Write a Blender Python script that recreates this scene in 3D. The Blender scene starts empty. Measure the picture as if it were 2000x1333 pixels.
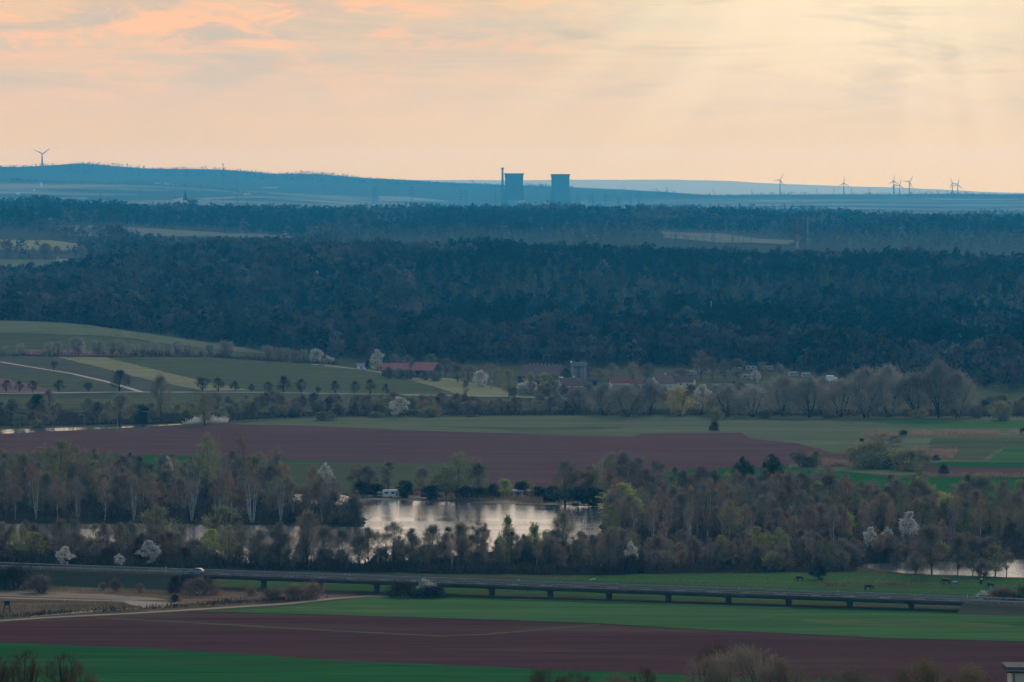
import bpy, bmesh, math, random
import numpy as np
from mathutils import Vector, Matrix, noise

R = random.Random(7)
scn = bpy.context.scene
COL = scn.collection
F = 8900.0                      # focal length in photograph pixels (2000 wide)
HC = 107.0                      # eye height above the plain
TH = math.atan(306.5 / F)
CT, ST = math.cos(TH), math.sin(TH)

SKY = dict(left=(0.86, 0.58, 0.35), right=(0.87, 0.645, 0.39), lit=(1.06, 0.58, 0.31), grey=(0.55, 0.495, 0.40), glow=(1.04, 0.86, 0.57),
           hor_left=(0.80, 0.54, 0.02), hor_right=(0.91, 0.64, 0.06), above=(1.14, 1.01, 0.84), str=0.15)
SUN_E = 1.2
HAZE_COL = (0.04, 0.46, 1.0)
HAZE_D = 4.0e-5
HAZE_G = 0.45
EXPOSURE = 0.0
WATER_BUMP = 0.032
# ------------------------------------------------------------------ camera
cam = bpy.data.cameras.new('camera')
cam.sensor_width = 36.0
cam.lens = 36.0 * F / 2000.0
cam.clip_start = 1.0
cam.clip_end = 90000.0
cam_o = bpy.data.objects.new('camera', cam)
COL.objects.link(cam_o)
cam_o.location = (0, 0, HC)
cam_o.rotation_euler = (math.pi / 2 - TH, 0, 0)
scn.camera = cam_o


def ray(px, py):
    u, v = (px - 1000.0) / F, (666.5 - py) / F
    return u, CT + v * ST, -ST + v * CT


def at(px, py, Y):
    """the point seen at a pixel, at distance Y"""
    d = ray(px, py)
    k = Y / d[1]
    return Vector((d[0] * k, Y, HC + d[2] * k))


def zrow(py, Y):
    d = ray(1000, py)
    return HC + d[2] * Y / d[1]


# ------------------------------------------------------------------ terrain heights
def far(Y):
    """true distance of the far country (drawn first on a longer scale)"""
    return Y if Y <= 9800 else 9800 + (Y - 9800) * 0.62


PX = np.array([-800, 0, 130, 250, 400, 500, 620, 750, 1000, 1250, 1400, 1500, 1750, 2000, 2800], float)
ROWS = [  # distance, image row of the ground there for each column of PX
    (2500, [728, 728, 729, 731, 734, 736, 740, 741, 741, 741, 741, 741, 741, 741, 741]),
    (2620, [697, 701, 703, 706, 712, 717, 722, 724, 724, 724, 724, 724, 724, 724, 724]),
    (2720, [672, 676, 681, 689, 697, 704, 709, 710, 710, 710, 710, 710, 710, 710, 710]),
    (2900, [638, 640, 645, 660, 678, 688, 690, 690, 690, 690, 690, 690, 690, 690, 690]),
    (3050, [625, 627, 632, 647, 667, 678, 674, 673, 672, 672, 672, 672, 672, 672, 672]),
    (3300, [626, 628, 632, 640, 645, 646, 646, 645, 645, 645, 645, 645, 645, 645, 645]),
    (3800, [592, 590, 580, 570, 563, 560, 556, 555, 552, 556, 560, 562, 566, 569, 570]),
    (4300, [573, 568, 561, 533, 517, 513, 511, 513, 509, 517, 523, 524, 528, 534, 538]),
    (4500, [560, 558, 550, 530, 520, 516, 514, 516, 513, 520, 526, 528, 532, 537, 540]),
    (4850, [522, 522, 522, 522, 524, 524, 524, 524, 524, 524, 524, 524, 524, 526, 528]),
    (5050, [506, 508, 508, 508, 508, 508, 508, 508, 508, 508, 508, 508, 510, 512, 514]),
    (5500, [470, 474, 475, 475, 477, 478, 480, 480, 478, 476, 479, 480, 484, 486, 486]),
    (6000, [448, 451, 453, 455, 461, 464, 466, 465, 461, 458, 456, 464, 468, 468, 468]),
    (6300, [438, 441, 443, 447, 455, 459, 460, 456, 450, 449, 450, 452, 456, 459, 459]),
    (7000, [425, 428, 429, 431, 432, 433, 433, 433, 431, 431, 433, 437, 444, 444, 444]),
    (7500, [416, 419, 422, 425, 427, 428, 429, 429, 428, 430, 437, 445, 449, 454, 454]),
    (8000, [408, 411, 414, 418, 420, 422, 424, 425, 426, 431, 437, 444, 447, 454, 454]),
    (9000, [407, 408, 410, 411, 412, 414, 417, 423, 425, 421, 420, 423, 427, 432, 432]),
    (9800, [409, 410, 410, 410, 410, 416, 420, 428, 430, 426, 425, 428, 432, 437, 437]),
    (11000, [410, 410, 410, 411, 412, 414, 416, 420, 424, 424, 424, 424, 424, 424, 424]),
    (15000, [392, 393, 395, 397, 399, 401, 404, 408, 414, 414, 412, 411, 411, 411, 411]),
    (17000, [366, 367, 370, 373, 377, 384, 392, 400, 412, 411, 408, 405, 404, 404, 404]),
    (17800, [352, 353, 357, 359, 364, 378, 388, 397, 411, 410, 404, 402, 401, 401, 401]),
    (18600, [358, 359, 361, 363, 372, 376, 385, 393, 408, 403, 398, 397, 396, 396, 396]),
    (20000, [360, 360, 360, 362, 366, 370, 377, 381, 392, 390, 388, 386, 384, 387, 388]),
    (20600, [357, 357, 357, 359, 363, 367, 373, 377, 382, 374, 382, 381, 379, 381, 384]),
    (21500, [350, 349, 347, 350, 354, 358, 362, 367, 374, 375, 382, 384, 384, 386, 388]),
    (23000, [326, 326, 321.5, 327, 332.5, 337, 342, 350, 363, 373, 384, 390, 390, 390, 390]),
    (24500, [340, 340, 338, 340, 344, 346, 350, 356, 367, 378, 388, 390, 390, 390, 390]),
    (31000, [382, 382, 382, 382, 382, 382, 382, 382, 382, 382, 382, 382, 382, 384, 386]),
    (36000, [356, 356, 356, 356, 356, 356, 354, 352, 352.5, 351, 353, 358, 367, 377, 380]),
    (39000, [366, 366, 366, 366, 366, 366, 366, 366, 366, 366, 366, 370, 374, 380, 384]),
    (43100, [372] * 15),
]


def pchip(x, y, q):
    x, y, q = np.asarray(x, float), np.asarray(y, float), np.asarray(q, float)
    h = np.diff(x)
    d = np.diff(y) / h
    m = np.zeros_like(y)
    m[0], m[-1] = d[0], d[-1]
    for i in range(1, len(x) - 1):
        if d[i - 1] * d[i] > 0:
            w1, w2 = 2 * h[i] + h[i - 1], h[i] + 2 * h[i - 1]
            m[i] = (w1 + w2) / (w1 / d[i - 1] + w2 / d[i])
    i = np.clip(np.searchsorted(x, q) - 1, 0, len(x) - 2)
    t = np.clip((q - x[i]) / h[i], 0, 1)
    return (y[i] * (1 + 2 * t) * (1 - t) ** 2 + m[i] * h[i] * t * (1 - t) ** 2
            + y[i + 1] * t * t * (3 - 2 * t) + m[i + 1] * h[i] * t * t * (t - 1))


YO = np.array(list(range(-150, 900, 50)) + list(range(900, 2300, 100)) + list(range(2300, 4500, 25))
              + list(range(4500, 9000, 50)) + list(range(9000, 25000, 200)) + list(range(25000, 39501, 500)), float)
YS = np.array([far(y) for y in YO])
ROWS = [(far(d), r) for d, r in ROWS]
UE = np.arange(-0.30, 0.3001, 0.003)
ROWZ = [(2300, np.zeros(len(PX)))] + [(d, np.array([zrow(p, d) for p in r])) for d, r in ROWS]
FINEPX = np.arange(-800, 2801, 20.0)
TAB = np.array([pchip(PX, z, FINEPX) for _d, z in ROWZ])
TABY = np.array([d for d, _z in ROWZ], float)
COLZ = np.array([pchip(TABY, TAB[:, j], YS) for j in range(TAB.shape[1])])      # [col, row]
GZ = np.zeros((len(YS), len(UE)))
for i, Y in enumerate(YS):
    X = UE * (Y + 200)
    if Y < 2300:
        GZ[i] = max(0.0, 104.5 - 0.1165 * Y)
    else:
        px = 1000 + F * X / Y
        GZ[i] = np.interp(px, FINEPX, COLZ[:, i])
        if 2950 < Y < 9500:
            w = min(1.0, (Y - 2950) / 600.0) * (5.0 if Y > 3200 else 2.5)
            for j, x in enumerate(X):
                if px[j] > 520 or Y > 3300:
                    GZ[i, j] += w * noise.noise(Vector((x / 170.0, Y / 420.0, 1.7)))
        if abs(YO[i] - 23000) < 1500:
            GZ[i] += Y / F * (1 - abs(YO[i] - 23000) / 1500.0) * np.interp(px, [-100, 0, 60, 110, 150, 185, 230, 280, 350, 430, 480, 535, 580, 620, 700, 780, 860],
                                                                  [0, 0, -1.6, 0, 2.6, 3.4, 1.4, -0.8, 0.2, 1.6, 0.8, -2.8, 0.0, 1.0, -0.6, 0.8, 0])
        if Y > 9000:
            amp = min(4.5, (Y - 9000) / 1800.0)
            for j, x in enumerate(X):
                GZ[i, j] += amp * (noise.noise(Vector((x / 420.0, Y / 700.0, 3.1))) + 0.5 * noise.noise(Vector((x / 120.0, Y / 300.0, 9.1))))


def hz(X, Y):
    i = min(max(int(np.searchsorted(YS, Y)) - 1, 0), len(YS) - 2)
    t = (Y - YS[i]) / (YS[i + 1] - YS[i])
    g = (X / max(Y + 200, 1) - UE[0]) / 0.003
    j = min(max(int(g), 0), len(UE) - 2)
    s = min(max(g - j, 0), 1)
    return float((GZ[i, j] * (1 - s) + GZ[i, j + 1] * s) * (1 - t) + (GZ[i + 1, j] * (1 - s) + GZ[i + 1, j + 1] * s) * t)


def hz_many(X, Y):
    i = np.clip(np.searchsorted(YS, Y) - 1, 0, len(YS) - 2)
    t = (Y - YS[i]) / (YS[i + 1] - YS[i])
    g = (X / (Y + 200) - UE[0]) / 0.003
    j = np.clip(g.astype(int), 0, len(UE) - 2)
    s = np.clip(g - j, 0, 1)
    return (GZ[i, j] * (1 - s) + GZ[i, j + 1] * s) * (1 - t) + (GZ[i + 1, j] * (1 - s) + GZ[i + 1, j + 1] * s) * t


def gnd(px, py, ymin=600.0):
    """the point of the ground seen at a pixel, no nearer than ymin"""
    d = ray(px, py)
    if d[2] < 0 and ymin < 2200:
        k = -HC / d[2]
        if 905 < k * d[1] < 2300:
            return Vector((d[0] * k, d[1] * k, 0.0))
    Y, step = ymin, 8.0
    while Y < 27500:
        k = Y / d[1]
        if HC + d[2] * k <= hz(d[0] * k, Y):
            lo, hi = Y - step, Y
            for _ in range(20):
                m = (lo + hi) / 2
                k = m / d[1]
                if HC + d[2] * k <= hz(d[0] * k, m):
                    hi = m
                else:
                    lo = m
            k = hi / d[1]
            return Vector((d[0] * k, hi, hz(d[0] * k, hi)))
        step = max(6.0, Y * 0.003)
        Y += step
    return at(px, py, 26000)


# ------------------------------------------------------------------ materials
def new_mat(name):
    m = bpy.data.materials.new(name)
    m.use_nodes = True
    nt = m.node_tree
    b = nt.nodes['Principled BSDF']
    b.inputs['Specular IOR Level'].default_value = 0.15
    return m, nt, b


def nn(nt, t, **kw):
    n = nt.nodes.new(t)
    for k, v in kw.items():
        if k in n.inputs:
            n.inputs[k].default_value = v
        else:
            setattr(n, k, v)
    return n


def mixc(nt, fac, a, b, mode='MIX'):
    n = nt.nodes.new('ShaderNodeMix')
    n.data_type = 'RGBA'
    n.blend_type = mode
    for sock, v in ((n.inputs[0], fac), (n.inputs[6], a), (n.inputs[7], b)):
        if hasattr(v, 'links') or isinstance(v, bpy.types.NodeSocket):
            nt.links.new(v, sock)
        elif isinstance(v, (int, float)):
            sock.default_value = v
        else:
            sock.default_value = (*v, 1) if len(v) == 3 else v
    return n.outputs[2]


def fac_noise(nt, vec, scale, lo, hi, detail=4, off=(0, 0, 0), rotz=0.0):
    mp = nt.nodes.new('ShaderNodeMapping')
    mp.inputs['Scale'].default_value = scale
    mp.inputs['Location'].default_value = off
    mp.inputs['Rotation'].default_value = (0, 0, rotz)
    nt.links.new(vec, mp.inputs['Vector'])
    n = nn(nt, 'ShaderNodeTexNoise', Scale=1.0, Detail=detail, Roughness=0.6)
    nt.links.new(mp.outputs[0], n.inputs['Vector'])
    r = nt.nodes.new('ShaderNodeMapRange')
    r.inputs[1].default_value = lo
    r.inputs[2].default_value = hi
    nt.links.new(n.outputs['Fac'], r.inputs[0])
    return r.outputs[0]


def surf(name, c1, c2=None, scale=(1, 1, 1), rough=0.9, rand=0.0, coord='obj', fine=None, spec=0.15, metal=0.0, patch=None, rotz=0.0):
    """a plain surface: two base colours blotched by noise, an optional second, finer noise and third colour, a random value per object"""
    m, nt, b = new_mat(name)
    b.inputs['Roughness'].default_value = rough
    b.inputs['Specular IOR Level'].default_value = spec
    b.inputs['Metallic'].default_value = metal
    c2 = c2 or tuple(v * 0.8 for v in c1)
    if coord == 'pos':
        vec = nt.nodes.new('ShaderNodeNewGeometry').outputs['Position']
    else:
        vec = nt.nodes.new('ShaderNodeTexCoord').outputs['Object']
    off = (R.uniform(0, 50), R.uniform(0, 50), R.uniform(0, 50))
    col = mixc(nt, fac_noise(nt, vec, scale, 0.36, 0.64, 4, off, rotz), c1, c2)
    if patch:
        c3, sc3, lo, hi = patch
        col = mixc(nt, fac_noise(nt, vec, sc3, lo, hi, 5, off[::-1], rotz), col, c3)
    if fine:
        sc, amt = fine
        f = fac_noise(nt, vec, sc, 0.3, 0.7, 3, off, rotz)
        col = mixc(nt, f, col, mixc(nt, 1.0, col, (1 - amt,) * 3, 'MULTIPLY'))
    if rand:
        oi = nt.nodes.new('ShaderNodeObjectInfo')
        r = nt.nodes.new('ShaderNodeMapRange')
        r.inputs[3].default_value = 1 - rand
        r.inputs[4].default_value = 1 + rand
        nt.links.new(oi.outputs['Random'], r.inputs[0])
        hs = nt.nodes.new('ShaderNodeHueSaturation')
        nt.links.new(r.outputs[0], hs.inputs['Value'])
        hue = nt.nodes.new('ShaderNodeMapRange')
        hue.inputs[3].default_value = 0.5 - rand * 0.05
        hue.inputs[4].default_value = 0.5 + rand * 0.05
        ml = nn(nt, 'ShaderNodeMath', operation='FRACT')
        ms = nn(nt, 'ShaderNodeMath', operation='MULTIPLY')
        ms.inputs[1].default_value = 7.31
        nt.links.new(oi.outputs['Random'], ms.inputs[0])
        nt.links.new(ms.outputs[0], ml.inputs[0])
        nt.links.new(ml.outputs[0], hue.inputs[0])
        nt.links.new(hue.outputs[0], hs.inputs['Hue'])
        nt.links.new(col, hs.inputs['Color'])
        col = hs.outputs[0]
    nt.links.new(col, b.inputs['Base Color'])
    return m


# ------------------------------------------------------------------ mesh helpers
class MB:
    def __init__(self):
        self.v, self.f = [], []

    def add(self, vs, fs):
        o = len(self.v)
        self.v += [tuple(p) for p in vs]
        self.f += [tuple(i + o for i in q) for q in fs]
        return self

    def box(self, x0, x1, y0, y1, z0, z1):
        return self.add([(x0, y0, z0), (x1, y0, z0), (x1, y1, z0), (x0, y1, z0), (x0, y0, z1), (x1, y0, z1), (x1, y1, z1), (x0, y1, z1)],
                        [(3, 2, 1, 0), (4, 5, 6, 7), (0, 1, 5, 4), (1, 2, 6, 5), (2, 3, 7, 6), (3, 0, 4, 7)])

    def tube(self, pts, radii, n=6, cap=True):
        o = len(self.v)
        pts = [Vector(p) for p in pts]
        for k, p in enumerate(pts):
            d = (pts[min(k + 1, len(pts) - 1)] - pts[max(k - 1, 0)]).normalized()
            a = d.cross(Vector((0.31, 0.87, 0.12))).normalized()
            if a.length < 0.1:
                a = d.cross(Vector((1, 0, 0))).normalized()
            b = d.cross(a)
            for i in range(n):
                t = 2 * math.pi * i / n
                self.v.append(tuple(p + (a * math.cos(t) + b * math.sin(t)) * radii[k]))
        for k in range(len(pts) - 1):
            for i in range(n):
                j = (i + 1) % n
                self.f.append((o + k * n + i, o + k * n + j, o + (k + 1) * n + j, o + (k + 1) * n + i))
        if cap:
            self.f.append(tuple(o + i for i in range(n))[::-1])
            self.f.append(tuple(o + (len(pts) - 1) * n + i for i in range(n)))
        return self

    def lathe(self, prof, n=24):
        o = len(self.v)
        for r, z in prof:
            for i in range(n):
                t = 2 * math.pi * i / n
                self.v.append((r * math.cos(t), r * math.sin(t), z))
        for k in range(len(prof) - 1):
            for i in range(n):
                j = (i + 1) % n
                self.f.append((o + k * n + i, o + k * n + j, o + (k + 1) * n + j, o + (k + 1) * n + i))
        return self

    def prism(self, prof, x0, x1):
        """an outline in y, z pushed along x"""
        n = len(prof)
        vs = [(x0, y, z) for y, z in prof] + [(x1, y, z) for y, z in prof]
        return self.add(vs, [tuple(range(n))[::-1], tuple(range(n, 2 * n))] + [(i, (i + 1) % n, n + (i + 1) % n, n + i) for i in range(n)])

    def mesh(self, name, mat, smooth=False):
        me = bpy.data.meshes.new(name)
        me.from_pydata(self.v, [], self.f)
        me.materials.append(mat)
        if smooth:
            me.polygons.foreach_set('use_smooth', [True] * len(me.polygons))
        me.update()
        return me

    def build(self, name, mat, parent=None, smooth=False, loc=None):
        return link(name, self.mesh(name, mat, smooth), parent, loc)


def link(name, data, parent=None, loc=None):
    o = bpy.data.objects.new(name, data)
    COL.objects.link(o)
    if parent is not None:
        o.parent = parent
    if loc is not None:
        o.location = loc
    return o


def tag(o, label=None, cat=None, group=None, kind=None):
    if label:
        o['label'] = label
    if cat:
        o['category'] = cat
    if group:
        o['group'] = group
    if kind:
        o['kind'] = kind
    return o


def thing(name, loc, label, cat, rz=0.0, group=None, sc=1.0):
    o = bpy.data.objects.new(name, None)
    COL.objects.link(o)
    o.location = loc
    o.rotation_euler = (0, 0, rz)
    o.scale = (sc, sc, sc) if isinstance(sc, (int, float)) else sc
    o.empty_display_size = 0.5
    return tag(o, label, cat, group)


def copy_tree(o, parent=None):
    c = o.copy()
    COL.objects.link(c)
    if parent is not None:
        c.parent = parent
    for ch in list(o.children):
        copy_tree(ch, c)
    return c


# ------------------------------------------------------------------ sheets on the ground
LIFT = [0.02]


def sheet(name, pts, mat, kind='structure', lift=None, cut=True, jitter=0.7, label=None):
    """a field: a closed outline given as seen points, laid on the ground"""
    if lift is None:
        LIFT[0] += 0.003
        lift = LIFT[0]
    world = [gnd(*p) if not isinstance(p, Vector) else p for p in pts]
    out = []
    for a, b in zip(world, world[1:] + world[:1]):
        n = max(1, min(60, int((b - a).length / 6)))
        for k in range(n):
            q = a.lerp(b, k / n)
            if k and jitter:
                q = q + Vector((R.uniform(-1, 1), R.uniform(-1, 1), 0)) * jitter
            out.append((q.x, q.y))
    bm = bmesh.new()
    vs = [bm.verts.new((x, y, 0)) for x, y in out]
    bm.faces.new(vs)
    ylo, yhi = min(y for _x, y in out), max(y for _x, y in out)
    xlo, xhi = min(x for x, _y in out), max(x for x, _y in out)
    if yhi > 2300 and cut:
        for Y in YS:
            if ylo < Y < yhi:
                bmesh.ops.bisect_plane(bm, geom=bm.verts[:] + bm.edges[:] + bm.faces[:], plane_co=(0, Y, 0), plane_no=(0, 1, 0))
        st = max(12.0, (xhi - xlo) / 40)
        k = 1
        while xlo + k * st < xhi:
            bmesh.ops.bisect_plane(bm, geom=bm.verts[:] + bm.edges[:] + bm.faces[:], plane_co=(xlo + k * st, 0, 0), plane_no=(1, 0, 0))
            k += 1
    bmesh.ops.triangulate(bm, faces=bm.faces[:])
    for v in bm.verts:
        v.co.z = hz(v.co.x, v.co.y) + lift + (0.15 if v.co.y > 2300 else 0)
    bmesh.ops.recalc_face_normals(bm, faces=bm.faces[:])
    for f in bm.faces:
        f.normal_update()
        if f.normal.z < 0:
            f.normal_flip()
    me = bpy.data.meshes.new(name)
    bm.to_mesh(me)
    bm.free()
    me.materials.append(mat)
    return tag(link(name, me), label, None, None, kind)


def ribbon(name, pts, width, mat, lift=None, kind='structure'):
    """a road or track: seen points along its middle, a width in metres"""
    if lift is None:
        LIFT[0] += 0.003
        lift = LIFT[0]
    w = [gnd(*p) if not isinstance(p, Vector) else p for p in pts]
    dense = []
    for a, b in zip(w, w[1:]):
        n = max(1, int((b - a).length / 12))
        dense += [a.lerp(b, k / n) for k in range(n)]
    dense.append(w[-1])
    mb = MB()
    vs = []
    for k, p in enumerate(dense):
        d = dense[min(k + 1, len(dense) - 1)] - dense[max(k - 1, 0)]
        d.z = 0
        d.normalize()
        s = Vector((-d.y, d.x, 0)) * (width / 2) * R.uniform(0.9, 1.1)
        for q in (p - s, p + s):
            vs.append((q.x, q.y, hz(q.x, q.y) + lift + (0.15 if q.y > 2300 else 0)))
    mb.add(vs, [(2 * k, 2 * k + 2, 2 * k + 3, 2 * k + 1) for k in range(len(dense) - 1)])
    o = mb.build(name, mat)
    return tag(o, None, None, None, kind)


# ------------------------------------------------------------------ plants
def tuft(rng, mb, p, d, L, W):
    """one twig or leaf: a thin tapered face"""
    d = d.normalized()
    s = d.cross(Vector((rng.uniform(-1, 1), rng.uniform(-1, 1), rng.uniform(-1, 1))))
    if s.length < 1e-3:
        s = Vector((1, 0, 0))
    s.normalize()
    q = p + d * L
    mb.add([p - s * W * 0.5, p + s * W * 0.5, q + s * W * 0.22, q - s * W * 0.22], [(0, 1, 2, 3)])


ENV = {
    'oval': lambda t: math.sin(math.pi * min(1, 0.12 + 0.86 * t)) ** 0.75,
    'round': lambda t: math.sqrt(max(0.02, 1 - (2 * t - 0.95) ** 2)),
    'cone': lambda t: 1.02 - t,
    'column': lambda t: 0.55 + 0.45 * math.sin(math.pi * min(1, t * 1.02)) if t < 0.9 else 0.4,
    'vase': lambda t: (0.35 + 0.75 * t) if t < 0.75 else 0.95 * math.sqrt(max(0.03, 1 - ((t - 0.75) / 0.25) ** 2)),
    'dome': lambda t: math.sqrt(max(0.02, 1 - t * t)),
}


def make_plant(seed, H, RAD, zb, n, L, W, shape='oval', stems=1, rt=0.16, up=0.9, clumps=26, spread=0.3, limbs=9, leafy=False, lean=0.0):
    """(stem mesh, crown mesh): stems and limbs that reach into clumps of thin twigs or small leaves"""
    rng = random.Random(seed)
    st, cr = MB(), MB()
    env = ENV[shape]
    cs = []
    for _ in range(clumps):
        t = rng.random() ** 0.85
        r = env(t) * RAD * math.sqrt(rng.uniform(0.05, 1)) * 0.85
        a = rng.uniform(0, 2 * math.pi)
        cs.append((Vector((r * math.cos(a) + lean * t * H, r * math.sin(a), zb + t * (H - zb) * 0.93)), t))
    tops = []
    for s in range(stems):
        a = rng.uniform(0, 2 * math.pi)
        k = 0 if stems == 1 else rng.uniform(0.35, 0.75)
        base = Vector((0.12 * k * RAD * math.cos(a), 0.12 * k * RAD * math.sin(a), -0.3))
        hh = H * rng.uniform(0.8, 0.95)
        pts, rr = [], []
        for i in range(6):
            t = i / 5
            w = RAD * 0.05 * math.sin(5 * t + seed + s)
            pts.append(base + Vector((k * RAD * math.cos(a) * t ** 0.9 + w + lean * t * H, k * RAD * math.sin(a) * t ** 0.9 - w, (hh + 0.3) * t)))
            rr.append(rt * (1 - 0.88 * t) + 0.012)
        st.tube(pts, rr, 5)
        tops.append((pts, rr))
    for c, t in sorted(cs, key=lambda q: q[1])[::max(1, clumps // max(limbs, 1))]:
        pts, rr = min(tops, key=lambda q: (q[0][3] - c).length)
        i = max(1, min(4, int(5 * max(0.1, (c.z / H - 0.25)))))
        a, r0 = pts[i], rr[i] * 0.5
        m = a.lerp(c, 0.5) + Vector((0, 0, -0.06 * H * rng.random()))
        st.tube([a, m, c], [r0, r0 * 0.6, 0.015], 4)
    for k in range(n):
        c, t = rng.choice(cs)
        rc = RAD * spread * (0.55 + 0.6 * env(t))
        p = c + Vector((rng.gauss(0, rc * 0.55), rng.gauss(0, rc * 0.55), rng.gauss(0, rc * 0.6)))
        p.z = max(p.z, 0.05 + zb * 0.6 * rng.random())
        d = Vector((p.x - lean * p.z, p.y, 0)) * (0.9 / max(RAD, 0.1)) + Vector((rng.uniform(-1, 1), rng.uniform(-1, 1), rng.uniform(-1, 1) + up))
        l = L * rng.uniform(0.5, 1.3)
        tuft(rng, cr, p, d, l, W * rng.uniform(0.6, 1.4))
    return st, cr


BARK = surf('grey_bark', (0.09, 0.075, 0.06), (0.05, 0.042, 0.035), (3, 3, 0.8), rand=0.25)
PALE_BARK = surf('white_birch_bark', (0.50, 0.48, 0.45), (0.16, 0.155, 0.145), (2, 2, 0.9), rand=0.2)
DARK_BARK = surf('dark_bark', (0.045, 0.038, 0.03), (0.025, 0.02, 0.018), (3, 3, 1), rand=0.2)


def see_light_through(m, share):
    """thin twigs and leaves let part of the light through"""
    nt = m.node_tree
    b, out = nt.nodes['Principled BSDF'], nt.nodes['Material Output']
    tr = nt.nodes.new('ShaderNodeBsdfTranslucent')
    nt.links.new(b.inputs['Base Color'].links[0].from_socket, tr.inputs['Color'])
    mx = nt.nodes.new('ShaderNodeMixShader')
    mx.inputs[0].default_value = share
    nt.links.new(b.outputs[0], mx.inputs[1])
    nt.links.new(tr.outputs[0], mx.inputs[2])
    nt.links.new(mx.outputs[0], out.inputs['Surface'])
    return m


def foliage(name, c1, c2, rand=0.28, s=0.35, k=2.1):
    c1, c2 = tuple(v * k for v in c1), tuple(v * k for v in c2)
    return see_light_through(surf(name, c1, c2, (s, s, s), rough=1.0, rand=rand, spec=0.0), 0.3)


TWIG_GREY = foliage('grey_brown_twigs', (0.125, 0.105, 0.075), (0.06, 0.05, 0.036))
TWIG_RED = foliage('reddish_brown_twigs', (0.15, 0.10, 0.062), (0.075, 0.054, 0.036))
TWIG_OLIVE = foliage('olive_budding_twigs', (0.13, 0.125, 0.055), (0.07, 0.066, 0.034))
BUD_GREEN = foliage('fresh_green_buds', (0.20, 0.205, 0.055), (0.10, 0.105, 0.04))
BLOSSOM = foliage('white_blossom', (0.72, 0.69, 0.62), (0.40, 0.37, 0.32), 0.12, 1.1, 1.0)
NEEDLE = foliage('dark_needles', (0.032, 0.042, 0.022), (0.016, 0.022, 0.012))
BRAMBLE = foliage('dark_bramble_stems', (0.06, 0.045, 0.032), (0.028, 0.024, 0.018), k=1.2)
NEAR_TWIG = foliage('brown_near_twigs', (0.10, 0.072, 0.048), (0.055, 0.042, 0.03), k=1.3)
REED = foliage('dry_reeds', (0.36, 0.245, 0.165), (0.24, 0.165, 0.115), 0.2, 0.25, 1.0)
DRY_TWIG = foliage('ochre_dry_twigs', (0.115, 0.09, 0.048), (0.065, 0.052, 0.03))
PALE_TWIG = foliage('pale_grey_twigs', (0.17, 0.15, 0.115), (0.10, 0.09, 0.07))
WILLOW = foliage('yellow_willow_twigs', (0.27, 0.215, 0.07), (0.15, 0.12, 0.05))

KINDS = {}


def kind(key, name, cat, stem_mat, crown_mat, variants, stem_name='trunk', crown_name='crown', **kw):
    ms = []
    for i in range(variants):
        k = dict(kw)
        st, cr = make_plant(hash_of(key) + i * 17, **k)
        ms.append((st.mesh(stem_name, stem_mat, True), cr.mesh(crown_name, crown_mat)))
    KINDS[key] = (name, cat, ms, kw['H'], kw['RAD'], stem_name, crown_name, [])


def hash_of(s):
    return sum((i + 3) * ord(c) for i, c in enumerate(s))


kind('bare', 'bare_tree', 'tree', BARK, TWIG_GREY, 3, H=14, RAD=4.2, zb=3.5, n=2600, L=1.2, W=0.085, shape='oval', rt=0.2, clumps=34, limbs=14)
kind('tall', 'bare_tree', 'tree', BARK, TWIG_GREY, 3, H=16, RAD=2.6, zb=4.0, n=1800, L=1.2, W=0.08, shape='column', rt=0.17, clumps=28, limbs=10)
kind('birch', 'birch_tree', 'birch', PALE_BARK, TWIG_RED, 3, H=15, RAD=2.5, zb=5.5, n=1300, L=1.1, W=0.07, shape='oval', stems=1, rt=0.2, clumps=24, limbs=8)
kind('birch_multi', 'birch_tree', 'birch', PALE_BARK, TWIG_GREY, 2, H=14, RAD=3.2, zb=6.5, n=900, L=1.2, W=0.07, shape='vase', stems=5, rt=0.2, clumps=24, limbs=8)
kind('alder', 'alder_tree', 'tree', DARK_BARK, TWIG_RED, 3, H=12, RAD=2.5, zb=2.2, n=1800, L=1.1, W=0.08, shape='oval', rt=0.15, clumps=26, limbs=9)
kind('olive', 'budding_tree', 'tree', BARK, TWIG_OLIVE, 3, H=13, RAD=3.8, zb=2.6, n=2100, L=0.9, W=0.12, shape='round', rt=0.2, clumps=30, limbs=10)
kind('green', 'greening_tree', 'tree', BARK, BUD_GREEN, 3, H=11, RAD=2.9, zb=1.8, n=2000, L=0.6, W=0.17, shape='oval', rt=0.15, clumps=26, limbs=8, up=0.3)
kind('blossom', 'blossom_tree', 'tree', BARK, BLOSSOM, 2, H=8, RAD=2.6, zb=1.4, n=1700, L=0.42, W=0.2, shape='oval', rt=0.12, clumps=34, spread=0.2, limbs=14, up=0.2)
kind('blossom_round', 'blossom_bush', 'bush', DARK_BARK, BLOSSOM, 2, stem_name='stem', H=5, RAD=3.0, zb=0.5, n=2200, L=0.4, W=0.24, shape='round', stems=4, rt=0.07, clumps=34, spread=0.22, up=0.2)
kind('bush', 'bare_bush', 'bush', DARK_BARK, BRAMBLE, 3, stem_name='stem', crown_name='twigs', H=3.6, RAD=2.6, zb=0.2, n=1300, L=0.9, W=0.1, shape='dome', stems=6, rt=0.05, clumps=24, spread=0.3)
kind('dry_bush', 'dry_bush', 'bush', BARK, TWIG_RED, 2, stem_name='stem', crown_name='twigs', H=3.2, RAD=2.2, zb=0.2, n=1000, L=0.9, W=0.08, shape='dome', stems=6, rt=0.05, clumps=22, spread=0.3)
kind('greybush', 'grey_bush', 'bush', BARK, TWIG_GREY, 3, stem_name='stem', crown_name='twigs', H=5.5, RAD=3.4, zb=0.3, n=1900, L=1.1, W=0.1, shape='round', stems=6, rt=0.07, clumps=30, spread=0.28)
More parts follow.
